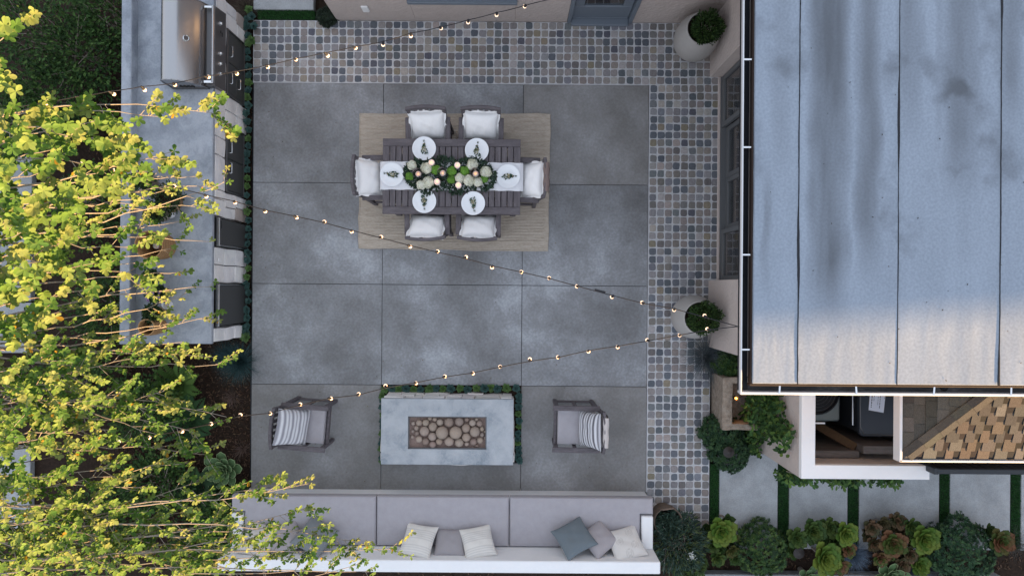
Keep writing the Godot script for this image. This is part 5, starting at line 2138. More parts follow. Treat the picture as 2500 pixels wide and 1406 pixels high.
func grass_tuft(called: String, label: String, px: float, py: float, r: float, count: int, pal: Array, h := 0.0, wd := .004) -> void:
	var p := at(px, py, 0.05)
	p.y = -.1
	var b := B.new()
	for k in count:
		b.col = jit(pal[rng.randi() % pal.size()], .2)
		var a := rnd(0, TAU)
		var lean := rnd(.1, 1.3)
		b.blade(Vector3(rnd(-.03, .03), 0, rnd(-.03, .03)), Vector3(cos(a) * lean, 1, sin(a) * lean), r * rnd(.9, 1.35) + h, wd, rnd(.4, 1.5), 4)
	solo(called, label, "grass", b, M.shrub, p)


func build_trough() -> void:
	var t := thing("stone_trough", "old rough-hewn stone trough with a small light inside", "trough", Vector3(2.90, -.1, 1.42))
	var hx := .26
	var hz := .325
	var b := B.new()
	var wallb := func(ctr: Vector3, size: Vector3) -> void:
		var q := B.new()
		rough_block(q, ctr, size)
		part(t, "stone_side", q, M.trough)
	wallb.call(Vector3(-hx + .05, .27, 0), Vector3(.125, .56, hz * 2 + .02))
	wallb.call(Vector3(hx - .04, .26, 0), Vector3(.09, .54, hz * 2 - .03))
	wallb.call(Vector3(.02, .265, hz - .035), Vector3(hx * 2 - .14, .55, .075))
	wallb.call(Vector3(.02, .265, -hz + .035), Vector3(hx * 2 - .14, .55, .075))
	b.box(Vector3(.02, .10, 0), Vector3(hx * 2 - .1, .20, hz * 2 - .08))
	part(t, "basin_floor", b, M.trough)
	var l := thing("trough_light", "small lit copper garden light standing in the stone trough", "lamp", Vector3(2.84, .10, 1.37))
	b = B.new()
	b.lathe([Vector2(.0, 0), Vector2(.03, 0), Vector2(.012, .01), Vector2(.012, .16), Vector2(.026, .17), Vector2(.030, .225), Vector2(.024, .225), Vector2(.02, .185), Vector2(0, .185)], 14)
	part(l, "stem", b, M.black)
	b = B.new()
	b.lathe([Vector2(.0, .19), Vector2(.014, .195), Vector2(.017, .21), Vector2(.010, .222), Vector2(0, .226)], 10)
	part(l, "bulb", b, M.flame)
	var o := OmniLight3D.new()
	o.name = "garden_light"
	o.light_color = Color(1.0, .70, .42)
	o.light_energy = .006
	o.light_size = .014
	o.omni_range = 4.0
	o.omni_attenuation = 2.0
	o.shadow_enabled = true
	o.position = Vector3(0, .236, 0)
	l.add_child(o, true)
	b = B.new()
	for k in 40:
		b.col = jit(C(.30, .27, .26), .2)
		var a := rnd(-.7, 1.0)
		b.blade(Vector3(.03, .0, .03), Vector3(cos(a), .9, sin(a)), rnd(.12, .2), .004, 1.1, 4)
	solo("dry_grass", "pale dry grass tuft inside the stone trough", "grass", b, M.shrub, Vector3(2.88, .10, 1.39))


func build_string_lights() -> void:
	var strings := [
		["string of lit globe bulbs running over the grill to the house roof", [[1284, 12], [1213, 30], [1143, 48], [1073, 66], [1003, 80], [935, 101], [862, 114], [792, 128], [718, 143], [648, 159], [572, 174], [498, 186], [421, 203], [344, 211], [264, 223], [183, 236], [104, 250], [24, 262]], [1806, -120], 2.66, -655.0],
		["string of lit globe bulbs crossing over the dining rug", [[1724, 775], [1648, 754], [1573, 741], [1498, 722], [1412, 699], [1342, 680], [1272, 664], [1202, 649], [1133, 630], [1065, 615], [995, 598], [926, 580], [857, 562], [789, 543], [716, 527], [643, 512], [570, 491], [498, 475], [420, 456], [342, 436], [265, 415], [185, 395], [105, 376]], [1803, 797], 2.66, -655.0],
		["string of lit globe bulbs passing over the fire pit", [[1735, 805], [1661, 818], [1585, 832], [1510, 845], [1437, 856], [1366, 872], [1293, 882], [1222, 896], [1151, 911], [1082, 921], [1012, 935], [941, 947], [872, 965], [800, 973], [728, 990], [656, 1009], [581, 1017], [508, 1036], [432, 1053], [355, 1068], [280, 1084]], [1803, 797], 2.66, -655.0]]
	var sag := func(u: float) -> float: return 2.66 - .16 * (1.0 - pow(clampf((u - 700.0) / 1100.0, -1.0, 1.0), 2.0))
	for s in strings:
		var t := thing("string_lights", s[0], "string lights", at(s[2][0], s[2][1], 2.6), 0.0, "strings of bulbs over the patio")
		var o := t.position
		var pts := [at(s[2][0], s[2][1], 2.66) - o]
		var last: Array = s[1][s[1].size() - 1]
		var prev: Array = s[1][s[1].size() - 3]
		for q in s[1]:
			var h: float = sag.call(q[0])
			pts.append(at(q[0], q[1], h) - o)
			# socket and globe, each swinging a little on its own
			var dir := Vector3(rnd(-.25, .25), -1, rnd(-.25, .25)).normalized()
			var x := dir.cross(Vector3.BACK).normalized()
			var fr := Transform3D(Basis(x, -dir, x.cross(-dir)), pts[pts.size() - 1])
			var b := B.new()
			b.xf = fr
			var prof := []
			for k in 11:
				var a := -PI / 2 + PI * k / 10
				prof.append(Vector2(maxf(cos(a) * .0175, .0001), sin(a) * .0175 - .0625))
			b.lathe(prof, 16)
			var bulb := part(t, "bulb", b, M.bulb)
			b = B.new()
			b.xf = fr
			b.lathe([Vector2(.011, -.05), Vector2(.0135, -.045), Vector2(.0135, -.012), Vector2(.009, -.004), Vector2(.006, .008), Vector2(0, .009)], 12)
			part(bulb, "socket", b, M.cord)
			var l := OmniLight3D.new()
			l.name = "bulb_light"
			l.light_color = Color(1.0, .78, .55)
			l.light_energy = .002
			l.light_size = .02
			l.omni_range = 5.0
			l.omni_attenuation = 2.0
			l.shadow_enabled = true
			l.position = fr * Vector3(0, -.066, 0)
			t.add_child(l, true)
		var u: float = s[4]
		var v: float = last[1] + (u - last[0]) * (last[1] - prev[1]) / (last[0] - prev[0])
		pts.append(at(u, v, 2.7) - o)
		var b := B.new()
		var dense := []
		var rad := []
		for i in pts.size() - 1:
			for k in 4:
				var f := k / 4.0
				dense.append((pts[i] as Vector3).lerp(pts[i + 1], f) - Vector3(0, .012 * 4.0 * f * (1.0 - f), 0))
				rad.append(.0042)
		dense.append(pts[pts.size() - 1])
		rad.append(.0042)
		b.tube(dense, rad, 6)
		part(t, "cable", b, M.cord)
		if u < 0.0 and s[2][0] == 1803 and last[1] < 500:
			b = B.new()
			var c: Vector3 = at(1465, 711, sag.call(1465)) - o
			b.tube([c + Vector3(-.05, 0, -.012), c + Vector3(.05, 0, .012)], [.011, .011], 8)
			part(t, "cable_joint", b, M.cord)


func woven_pot(t: Node3D, prof: Array, pal: Array, segs := 26, coil := .010) -> void:
	# coils of cane wound up the profile
	var b := B.new()
	var y := 0.0
	var top: float = prof[prof.size() - 1].y
	var n := 0
	while y <= top:
		var r := 0.0
		for i in prof.size() - 1:
			if y >= prof[i].y and y <= prof[i + 1].y + .0001:
				r = lerpf(prof[i].x, prof[i + 1].x, (y - prof[i].y) / maxf(.0001, prof[i + 1].y - prof[i].y))
		var pts := []
		var rad := []
		for k in segs + 1:
			var a := TAU * k / segs
			pts.append(Vector3(cos(a) * r, y + .002 * (1.0 if (k + n) % 2 == 0 else -1.0), sin(a) * r))
			rad.append(coil * .62)
		b.col = jit(pal[n % pal.size()], .12)
		b.tube(pts, rad, 5, false)
		y += coil
		n += 1
	part(t, "weave", b, M.wicker)
	b = B.new()
	b.col = pal[0] * .4
	b.lathe([Vector2(0, .004), Vector2(prof[0].x, .004)], 16)
	part(t, "base_disc", b, M.wicker)


func build_counter_goods() -> void:
	var y := .922
	var cane := [C(.34, .20, .10), C(.40, .25, .13), C(.28, .16, .08)]
	var k := 0
	for q in [[-4.09, -.455, .155, .34, "large cane lantern basket with a candle on the counter"], [-4.13, .475, .09, .30, "cane lantern basket with a candle at the counter end"]]:
		var t := thing("lantern_basket", q[4], "basket", Vector3(q[0], y, q[1]), 0.0, "cane lanterns on the counter")
		woven_pot(t, [Vector2(q[2] * .9, 0.0), Vector2(q[2] * 1.02, q[3] * .5), Vector2(q[2], q[3])], cane, 30, .012)
		var c := thing("lantern_candle", ["white candle glass inside the large cane lantern", "white candle glass inside the cane lantern at counter end"][k], "candle", Vector3(q[0], y + .006, q[1]), 0.0, "candles in the cane lanterns")
		var b := B.new()
		b.lathe([Vector2(0, 0), Vector2(.036, 0), Vector2(.036, .17), Vector2(.032, .17), Vector2(.030, .15), Vector2(0, .148)], 16)
		part(c, "wax", b, M.wax)
		k += 1
	k = 0
	for q in [[410.5, 522], [405, 744]]:
		var p := at(q[0], q[1], 1.0)
		var t := thing("candle_cup", ["small white cup with pink candle beside the patterned pot", "small white cup with pink candle beside the purple flowers"][k], "cup", Vector3(p.x, y, p.z), 0.0, "candle cups on the counter")
		var b := B.new()
		b.lathe([Vector2(0, 0), Vector2(.04, 0), Vector2(.05, .03), Vector2(.05, .10), Vector2(.046, .102), Vector2(.044, .10), Vector2(.042, .05), Vector2(0, .045)], 20)
		part(t, "cup", b, M.porcelain)
		b = B.new()
		b.lathe([Vector2(.022, .045), Vector2(.022, .07), Vector2(0, .07)], 12)
		part(t, "wax", b, M.wax)
		k += 1
	var pots := [
		[380, 521, .085, .20, [C(.42, .39, .35), C(.14, .12, .10)], "black and cream patterned woven pot with trailing plant", "green"],
		[371, 676, .06, .16, [C(.24, .17, .12), C(.20, .14, .10)], "small brown pot with leafy plant on the counter", "green"],
		[383, 716, .075, .17, [C(.17, .11, .09), C(.2, .13, .1)], "dark pot of purple daisies on the counter", "purple"],
		[373, 765, .075, .20, [C(.36, .26, .17), C(.42, .31, .2)], "straw woven pot with dark leaves beside the end lantern", "green"],
		[408, 487, .15, .12, [C(.30, .19, .11), C(.2, .13, .08)], "wide brown bowl of succulents on the counter", "green"],
		[352, 440, .10, .16, [C(.3, .27, .25), C(.24, .21, .2)], "pot of pale pink flowers near the backsplash", "pink"]]
	for q in pots:
		var p := at(q[0], q[1], y + q[3])
		var t := thing("potted_plant", q[5], "plant pot", Vector3(p.x, y, p.z), 0.0, "potted plants on the counter")
		woven_pot(t, [Vector2(q[2] * .72, 0.0), Vector2(q[2], q[3] * .6), Vector2(q[2] * .95, q[3])], q[4], 22, .011)
		var b := B.new()
		b.lathe([Vector2(q[2] * .9, q[3] - .02), Vector2(0, q[3] - .015)], 16)
		part(t, "soil", b, M.soil)
		b = B.new()
		leaf_ball(b, Vector3(0, q[3] + .03, 0), Vector3(q[2] * 1.35, .10, q[2] * 1.35), 520, .034, .017, [C(.03, .055, .025), C(.045, .08, .03), C(.02, .04, .02)], .3)
		part(t, "foliage", b, M.shrub)
		if q[6] != "green":
			var fl := B.new()
			for f in 17:
				var a := rnd(0, TAU)
				var r: float = q[2] * 1.3 * sqrt(rng.randf())
				var ctr := Vector3(cos(a) * r, q[3] + rnd(.09, .14), sin(a) * r)
				fl.col = jit(C(.36, .24, .46) if q[6] == "purple" else C(.55, .42, .45), .15)
				for e in 8:
					var an := e * TAU / 8
					fl.leaf(ctr, Vector3(cos(an), .15, sin(an)), Vector3.UP, .018, .010, .05)
				fl.col = C(.05, .03, .08) if q[6] == "purple" else C(.5, .4, .2)
				fl.lathe([Vector2(.006, .001), Vector2(.004, .005), Vector2(0, .006)], 6, ctr)
			part(t, "blossoms", fl, M.flower)


func agave(px: float, py: float, r: float, label: String, count := 24) -> void:
	var p := at(px, py, .2)
	var t := thing("agave", label, "agave", Vector3(p.x, -.1, p.z), rnd(0, TAU), "agaves in the beds")
	var b := B.new()
	b.col = C(.10, .17, .075)
	fleshy(b, 1.0, .40, .05, .30, .06, 3.2, 8)
	var lm := b.made()
	b = B.new()
	b.col = C(.33, .42, .22)
	var edge := []
	for s in [-1.0, 1.0]:
		var pts := []
		var rad := []
		for i in 9:
			var f := i / 8.0
			var w := .40 * .5 * (pow(f, .75) * 1.45 + .28) * pow(maxf(0.0, 1.0 - pow(f, 3.2)), .5)
			pts.append(Vector3(f, .06 * f * f + .30 * .40 * .5 + .004, s * w * .99))
			rad.append(.010)
		b.tube(pts, rad, 4, false)
	var em := b.made()
	for q in rosette_places(count, r, .18):
		var k: float = q[2]
		var bs := (Basis(Vector3.UP, q[0]) * Basis(Vector3.BACK, q[1])).scaled(Vector3.ONE * k)
		var o := inst(t, "leaf", lm, M.succulent, Transform3D(bs, Vector3(0, .22 + .05 * (1.0 - k / r), 0)))
		inst(o, "pale_margin", em, M.succulent)
	b = B.new()
	b.tube([Vector3(0, 0, 0), Vector3(0, .24, 0)], [.035, .04], 8)
	part(t, "stem", b, M.bark)


func aeonium(label: String, heads: Array) -> void:
	# heads: px, py, height, radius, colour index
	var p0 := at(heads[0][0], heads[0][1], heads[0][2])
	var t := thing("aeonium", label, "succulent", Vector3(p0.x, -.1, p0.z), 0.0, "aeoniums in the south bed")
	var pal := [[C(.065, .128, .022), C(.135, .185, .035)], [C(.036, .07, .02), C(.07, .105, .028)], [C(.052, .052, .025), C(.12, .072, .042)], [C(.06, .09, .024), C(.15, .075, .04)]]
	var n0 := heads.size()
	if n0 > 3:
		for k in int(n0 * 1.6):
			# young heads fill the gaps between the old ones
			var a: Array = heads[rng.randi() % n0]
			var c: Array = heads[rng.randi() % n0]
			heads.append([lerpf(a[0], c[0], rnd(.2, .8)) + rnd(-12, 12), lerpf(a[1], c[1], rnd(.2, .8)) + rnd(-8, 8), rnd(.10, .2), rnd(.055, .075), a[4]])
	for q in heads:
		q[3] *= 1.18 if q[3] > .15 else 1.5
		var p := at(q[0], q[1], q[2]) - t.position
		var n: int = 30 if q[3] > .18 else 24
		var st := B.new()
		st.tube([Vector3(p.x * .6, 0, p.z * .6), Vector3(p.x * .9, p.y * .5, p.z * .9), p], [.018, .015, .016], 6)
		part(t, "stem", st, M.bark)
		var tilt := Basis(Vector3(rnd(-1, 1), 0, rnd(-1, 1)).normalized(), rnd(0, .35))
		if q[3] < .135:
			inst(t, "rosette", rosette_mesh(22, pal[q[4]][0], pal[q[4]][1], .55, 3.5, .15), M.succulent, Transform3D(tilt.scaled(Vector3.ONE * q[3]), p))
			continue
		var ro := Node3D.new()
		ro.name = "rosette"
		t.add_child(ro, true)
		ro.transform = Transform3D(tilt, p)
		var lms: Array[ArrayMesh] = []
		for v in 4:
			var b := B.new()
			b.col = jit((pal[q[4]][0] as Color).lerp(pal[q[4]][1], v / 3.0), .1)
			fleshy(b, 1.0, .46, .06, .16, .14, 4.5, 6)
			lms.append(b.made())
		for g in rosette_places(n, q[3], .02):
			var bs := (Basis(Vector3.UP, g[0]) * Basis(Vector3.BACK, g[1])).scaled(Vector3.ONE * g[2])
			inst(ro, "leaf", lms[rng.randi() % 4], M.succulent, Transform3D(bs, Vector3(0, .02 * (1.0 - g[2] / q[3]), 0)))


func dome_shrub(label: String, px: float, py: float, h: float, r: float, tufts: int, pal: Array, ln := .03) -> void:
	var p := at(px, py, h * .6)
	var t := thing("dome_shrub", label, "shrub", Vector3(p.x, -.1, p.z), 0.0, "rounded shrubs")
	var b := B.new()
	for k in 9:
		b.tube([Vector3(0, 0, 0), Vector3(rnd(-.4, .4) * r, h * .4, rnd(-.4, .4) * r), Vector3(rnd(-.7, .7) * r, h * .75, rnd(-.7, .7) * r)], [.012, .009, .004], 5)
	part(t, "stems", b, M.bark)
	b = B.new()
	tuft_ball(b, Vector3(0, h * .45, 0), Vector3(r, h * .6, r), tufts, ln, pal)
	part(t, "foliage", b, M.shrub)


func fern(label: String, px: float, py: float, r: float, pal: Array) -> void:
	var p := at(px, py, .2)
	var t := thing("fern", label, "fern", Vector3(p.x, -.1, p.z), 0.0, "ferns under the tree")
	var b := B.new()
	for k in 13:
		var a := TAU * k / 13 + rnd(-.2, .2)
		var ln := r * rnd(.8, 1.15)
		var d := Vector3(cos(a), 0, sin(a))
		var side := Vector3(-d.z, 0, d.x)
		b.col = jit(pal[rng.randi() % pal.size()], .2)
		var q := Vector3.ZERO
		for i in 16:
			var f := i / 15.0
			q = d * ln * f + Vector3.UP * (.30 * sin(f * 2.2) + .05)
			var w := r * .27 * sin(PI * minf(1.0, .12 + f * .9))
			for s in [-1.0, 1.0]:
				b.leaf(q, side * s + d * .35 - Vector3.UP * .12, Vector3.UP, w, .032, .05)
	part(t, "fronds", b, M.shrub)


func build_beds() -> void:
	# echeverias: two kinds, shared meshes
	var blue: Array[ArrayMesh] = []
	var green: Array[ArrayMesh] = []
	for k in 3:
		blue.append(rosette_mesh(30, jit(C(.06, .125, .115), .1), C(.10, .18, .165), .52, 3.0, .22))
		green.append(rosette_mesh(28, jit(C(.10, .19, .065), .1), C(.19, .28, .11), .50, 2.6, .18))
	var nth := func(n: int) -> String:
		return "%d%s" % [n, "th" if n % 100 in [11, 12, 13] else ["th", "st", "nd", "rd", "th", "th", "th", "th", "th", "th"][n % 10]]
	var put := func(px: float, py: float, r: float, is_blue: bool, label: String, group: String) -> void:
		var p := at(px, py, .06)
		var o := inst(self, "echeveria", (blue if is_blue else green)[rng.randi() % 3], M.succulent, Transform3D(Basis(Vector3.UP, rnd(0, TAU)).rotated(Vector3(rnd(-1, 1), 0, rnd(-1, 1)).normalized(), rnd(0, .25)).scaled(Vector3(r, r * .95, r)), Vector3(p.x, r * .5 + rnd(-.03, .0), p.z)))
		tag(o, label, "succulent", group)
	var y := 22.0
	var row := 1
	while y < 832.0:
		var is_blue := rng.randf() < .74
		put.call(602.0 + rnd(-3, 3) - y * .002, y, rnd(.056, .072), is_blue, "%s echeveria at the counter foot, %s in its row counted from the grill end" % ["blue-green" if is_blue else "light green", nth.call(row)], "echeverias along the counter")
		y += rnd(17.5, 22.0)
		row += 1
	var bigs := -1
	for q in [[612, 38, .075], [598, 60, .08], [616, 62, .07], [598, 812, .07], [592, 800, .06]]:
		bigs += 1
		put.call(q[0], q[1], q[2], true, ["bigger blue-green echeveria nearest the corner turf strip", "biggest blue-green echeveria at the grill end of the row", "bigger blue-green echeveria between the turf strip and the cobbles", "bigger blue-green echeveria at the wide fridge end, nearer the patio", "bigger blue-green echeveria at the wide fridge end, nearer the stone"][bigs], "echeverias at the ends of the counter row")
	put.call(610, 97, .08, false, "large light green echeveria by the corner of the cobbles", "echeverias at the ends of the counter row")
	put.call(598, 824, .085, false, "large green echeveria at the counter corner by the tree", "echeverias at the ends of the counter row")
	var soil := B.new()
	var g0 := at(930, 937)
	var g1 := at(1274, 1131)
	soil.box(Vector3((g0.x + g1.x) / 2, -.055, (g0.z + g1.z) / 2), Vector3(g1.x - g0.x - .012, .05, g1.z - g0.z - .012))
	setting_mesh("pit_bed_ground", soil, M.soil)
	var i := 0
	for x in [938, 955, 973, 990, 1008, 1025, 1047, 1064, 1080, 1100, 1123, 1141, 1163, 1183, 1198, 1214, 1237, 1260]:
		var is_blue := i % 2 == 1
		put.call(x, 950 + rnd(-2, 2), rnd(.066, .082), is_blue, "%s echeveria behind the fire pit, %s in its row counted from the tree" % ["dark blue-green" if is_blue else "olive green", nth.call(i + 1)], "echeverias round the fire pit")
		i += 1
	var j := 0
	for yy in [968, 979, 995, 1011, 1028, 1043, 1059, 1072, 1083, 1096, 1106, 1118, 1126]:
		var gr := j in [3, 5, 8]
		put.call(1266 + rnd(-2, 2), yy, rnd(.052, .068), not gr, "%s echeveria beside the fire pit on the doors' side, %s from the house" % ["olive green" if gr else "dark", nth.call(j + 1)], "echeverias round the fire pit")
		put.call(932 + rnd(-2, 2), yy, rnd(.052, .068), j % 3 > 0, "%s echeveria peeping out beside the fire pit on the tree's side, %s from the house" % ["dark" if j % 3 > 0 else "green", nth.call(j + 1)], "echeverias round the fire pit")
		j += 1

	# south bed
	aeonium("bright green aeonium rosettes at the end of the cobble walk", [[1762, 1297, .34, .19, 0], [1752, 1362, .2, .09, 1], [1788, 1343, .22, .085, 3], [1797, 1364, .2, .075, 1], [1722, 1292, .15, .085, 1], [1776, 1268, .22, .075, 1], [1740, 1330, .2, .09, 1]])
	aeonium("large yellow-green aeonium with red-edged leaves beside blue grass", [[2012, 1362, .34, .22, 0], [1946, 1312, .28, .12, 1], [1986, 1296, .28, .13, 1], [2026, 1286, .25, .11, 1], [2064, 1302, .33, .125, 0], [2070, 1340, .25, .09, 3], [2050, 1378, .2, .11, 3], [1932, 1340, .2, .1, 1], [2040, 1320, .2, .1, 1]])
	aeonium("brown and green aeonium clump with red-tinged rosettes on the path edge", [[2180, 1326, .33, .14, 3], [2130, 1287, .28, .09, 2], [2158, 1276, .26, .085, 2], [2192, 1271, .28, .09, 2], [2224, 1283, .3, .10, 1], [2256, 1315, .34, .19, 0], [2133, 1325, .22, .09, 2], [2150, 1362, .22, .09, 3], [2222, 1352, .25, .09, 2], [2243, 1378, .2, .12, 0], [2118, 1305, .2, .08, 2], [2200, 1300, .22, .09, 2], [2205, 1378, .2, .09, 2]])
	aeonium("olive aeonium with red outer leaves near the picture edge", [[2442, 1322, .38, .17, 3], [2412, 1295, .26, .08, 1]])
	agave(2180, 1408, .30, "green agave with pale leaf edges at the kerb", 18)
	agave(1978, 1412, .20, "small agave peeping over the kerb beside the yellow-green aeonium", 14)
	agave(541, 1150, .29, "green agave with pale leaf edges in the mulch under the tree", 30)
	var dk := [C(.028, .062, .032), C(.04, .085, .038), C(.055, .105, .045), C(.02, .045, .026)]
	dome_shrub("dense green domed shrub between the two aeonium clumps by the cobbles", 1868, 1348, .5, .33, 1500, [C(.035, .075, .03), C(.055, .11, .035), C(.08, .13, .04), C(.025, .05, .026)])
	dome_shrub("dense dark green domed shrub beside the red-leaved aeonium", 2362, 1352, .55, .40, 1900, [C(.03, .07, .036), C(.045, .10, .05), C(.065, .125, .055), C(.022, .045, .028)])
	dome_shrub("yellow-green low shrub at the bench end", 1688, 1386, .42, .22, 700, [C(.07, .11, .03), C(.05, .085, .025), C(.035, .06, .025)])
	dome_shrub("deep green domed shrub beside the stone trough", 1768, 1062, .45, .25, 1200, dk)
	dome_shrub("deep green spreading shrub with a path light in it", 1790, 1110, .38, .24, 1000, dk)
	dome_shrub("dark green shrub tucked behind the pier under the gutter", 1792, 892, .5, .20, 900, [C(.02, .05, .018), C(.035, .07, .02), C(.05, .09, .025)])
	dome_shrub("small dark shrub at the house corner by the turf strip", 792, 34, .22, .12, 400, [C(.02, .03, .022), C(.03, .045, .03)])
	# olive-leaved bush with pale blossom by the basket
	var p := at(1664, 1338, .4)
	var t := thing("grey_leaved_bush", "grey-green leafy bush with white blossom beside the woven basket", "bush", Vector3(p.x, -.1, p.z))
	var b := B.new()
	for k in 14:
		b.tube([Vector3(0, 0, 0), Vector3(rnd(-.15, .15), .3, rnd(-.15, .15)), Vector3(rnd(-.3, .3), .55, rnd(-.32, .32))], [.008, .006, .002], 5)
	part(t, "stems", b, M.bark)
	b = B.new()
	leaf_ball(b, Vector3(0, .32, 0), Vector3(.33, .34, .36), 2600, .07, .013, [C(.03, .055, .042), C(.045, .08, .058), C(.065, .105, .085), C(.02, .04, .03), C(.09, .12, .05)], .45)
	part(t, "foliage", b, M.shrub)
	b = B.new()
	for q in 3:
		var ctr := Vector3(.10 + rnd(-.03, .03), .64, rnd(-.02, .06))
		b.col = C(.6, .62, .62)
		for e in 14:
			b.leaf(ctr + Vector3(rnd(-.03, .03), rnd(-.01, .02), rnd(-.03, .03)), Vector3(rnd(-1, 1), .4, rnd(-1, 1)), Vector3.UP, .02, .011)
	part(t, "blossom", b, M.flower)
	p = at(1632, 1274, .34)
	var bk := thing("woven_basket", "round woven basket with handles at the bench end", "basket", Vector3(p.x, .004, p.z))
	woven_pot(bk, [Vector2(.13, 0.0), Vector2(.17, .2), Vector2(.175, .34)], [C(.14, .105, .082), C(.18, .14, .11)], 28, .014)
	b = B.new()
	b.tube([Vector3(-.10, .33, -.155), Vector3(-.08, .40, -.17), Vector3(.03, .41, -.19), Vector3(.07, .33, -.17)], [.009, .009, .009, .009], 6)
	var bf := B.new()
	leaf_ball(bf, Vector3(.03, .30, .05), Vector3(.17, .16, .17), 900, .06, .013, [C(.03, .055, .042), C(.045, .08, .058), C(.065, .105, .085)], .2)
	part(bk, "foliage", bf, M.shrub)
	part(bk, "handle", b, plain(C(.19, .14, .11), .8))
	grass_tuft("blue_fescue", "blue fescue tuft between the two aeonium clumps", 2092, 1358, .24, 900, [C(.13, .18, .25), C(.17, .23, .31), C(.09, .12, .17)])
	grass_tuft("blue_fescue", "blue fescue tuft at the kerb beside the agave", 2250, 1402, .20, 500, [C(.12, .17, .22), C(.08, .11, .15)])
	grass_tuft("blue_fescue", "grey-blue grass tuft by the pier below the planter", 1730, 872, .44, 1000, [C(.10, .125, .14), C(.14, .17, .185), C(.075, .09, .105)])
	grass_tuft("blue_fescue", "teal grass tuft at the counter corner by the patio edge", 580, 885, .34, 900, [C(.04, .085, .09), C(.06, .115, .12), C(.03, .065, .07)])
	grass_tuft("blue_fescue", "smaller teal grass tuft behind the large one at counter corner", 545, 868, .24, 500, [C(.025, .055, .06), C(.035, .07, .075)])
	grass_tuft("dry_grass", "dry tan grass tuft on the mulch nearer the fescue", 556, 975, .16, 150, [C(.20, .14, .12), C(.13, .09, .075)], 0.0, .003)
	grass_tuft("dry_grass", "dry tan grass tuft on the mulch beside the agave", 582, 1103, .18, 160, [C(.20, .14, .12), C(.13, .09, .075)], 0.0, .003)
	grass_tuft("dry_grass", "dark dry grass tuft at the north end of the counter", 598, 14, .25, 300, [C(.09, .075, .055), C(.05, .045, .035)])
	grass_tuft("dry_grass", "grey dry grass tuft at the picture edge in the bed", 2485, 1330, .25, 300, [C(.10, .10, .095), C(.06, .06, .055)])
	grass_tuft("dry_grass", "brown grass under the ivy by the yard wall corner", 1925, 1150, .16, 160, [C(.10, .075, .05), C(.06, .05, .03)])
	var k := 0
	for q in [[1781, 1105, .40, "black round path light in the shrub beside the trough"], [1953, 1352, .34, "black round path light beside the yellow-green aeonium"]]:
		p = at(q[0], q[1], q[2])
		var l := thing("path_light", q[3], "lamp", Vector3(p.x, -.1, p.z), 0.0, "path lights in the beds")
		b = B.new()
		b.tube([Vector3(0, 0, 0), Vector3(0, q[2] + .07, 0)], [.009, .009], 8)
		part(l, "post", b, M.black)
		b = B.new()
		b.lathe([Vector2(.068, q[2] + .08), Vector2(.07, q[2] + .085), Vector2(.02, q[2] + .11), Vector2(.012, q[2] + .118), Vector2(0, q[2] + .118)], 22)
		part(l, "shade", b, plain(C(.03, .026, .026), .5))
		k += 1
	fern("light green fern nearer the counter end under the tree", 425, 945, .36, [C(.05, .10, .02), C(.07, .13, .028)])
	fern("dark green fern beside the bark mulch under the tree", 455, 1030, .38, [C(.016, .045, .016), C(.022, .058, .02)])
	fern("dark fern between the agave and the bench end", 478, 1200, .34, [C(.02, .05, .018), C(.014, .036, .014)])
	# dark bushes below the tree and in the north-west corner
	var spots := [[60, 60, 1.3, .62, "dark leafy bush in the picture corner above the counter's far end"], [175, 120, 1.1, .55, "dark leafy bush behind the counter beside the grill"], [120, 220, 1.0, .5, "dark leafy bush below the bulbs left of the counter"], [255, 30, .9, .45, "grey-green dark bush directly behind the grill"], [20, 290, 1.2, .45, "dark bush at the picture edge under the branches"], [330, 1000, .7, .42, "low dark bush between the fern and the tree"], [250, 760, .8, .5, "dark bush behind the counter under the branches"], [360, 1190, .6, .45, "dark bush under the branches beside the side path"], [540, 1265, .7, .33, "dark bush beside the bench end under the branches"], [480, 1350, .7, .42, "dark bush behind the bench end under the branches"], [210, 1300, .8, .55, "dark bush at the lower picture edge under the branches"], [200, 500, .8, .5, "dark bush behind the backsplash below the lit branches"], [150, 950, .8, .5, "dark bush beside the side path under the branches"]]
	for q in spots:
		p = at(q[0], q[1], q[2] * .6)
		t = thing("leafy_bush", q[4], "bush", Vector3(p.x, -.1, p.z), 0.0, "dark bushes under the tree")
		b = B.new()
		for e in 8:
			b.tube([Vector3(0, 0, 0), Vector3(rnd(-.2, .2), q[2] * .4, rnd(-.2, .2)), Vector3(rnd(-.4, .4), q[2] * .85, rnd(-.4, .4))], [.014, .01, .003], 5)
		part(t, "stems", b, M.bark)
		b = B.new()
		leaf_ball(b, Vector3(0, q[2] * .5, 0), Vector3(q[3], q[2] * .55, q[3]), 1900, .052, .024, [C(.03, .07, .02), C(.045, .095, .026), C(.065, .12, .032), C(.02, .046, .016)], .35, .2)
		part(t, "foliage", b, M.shrub)


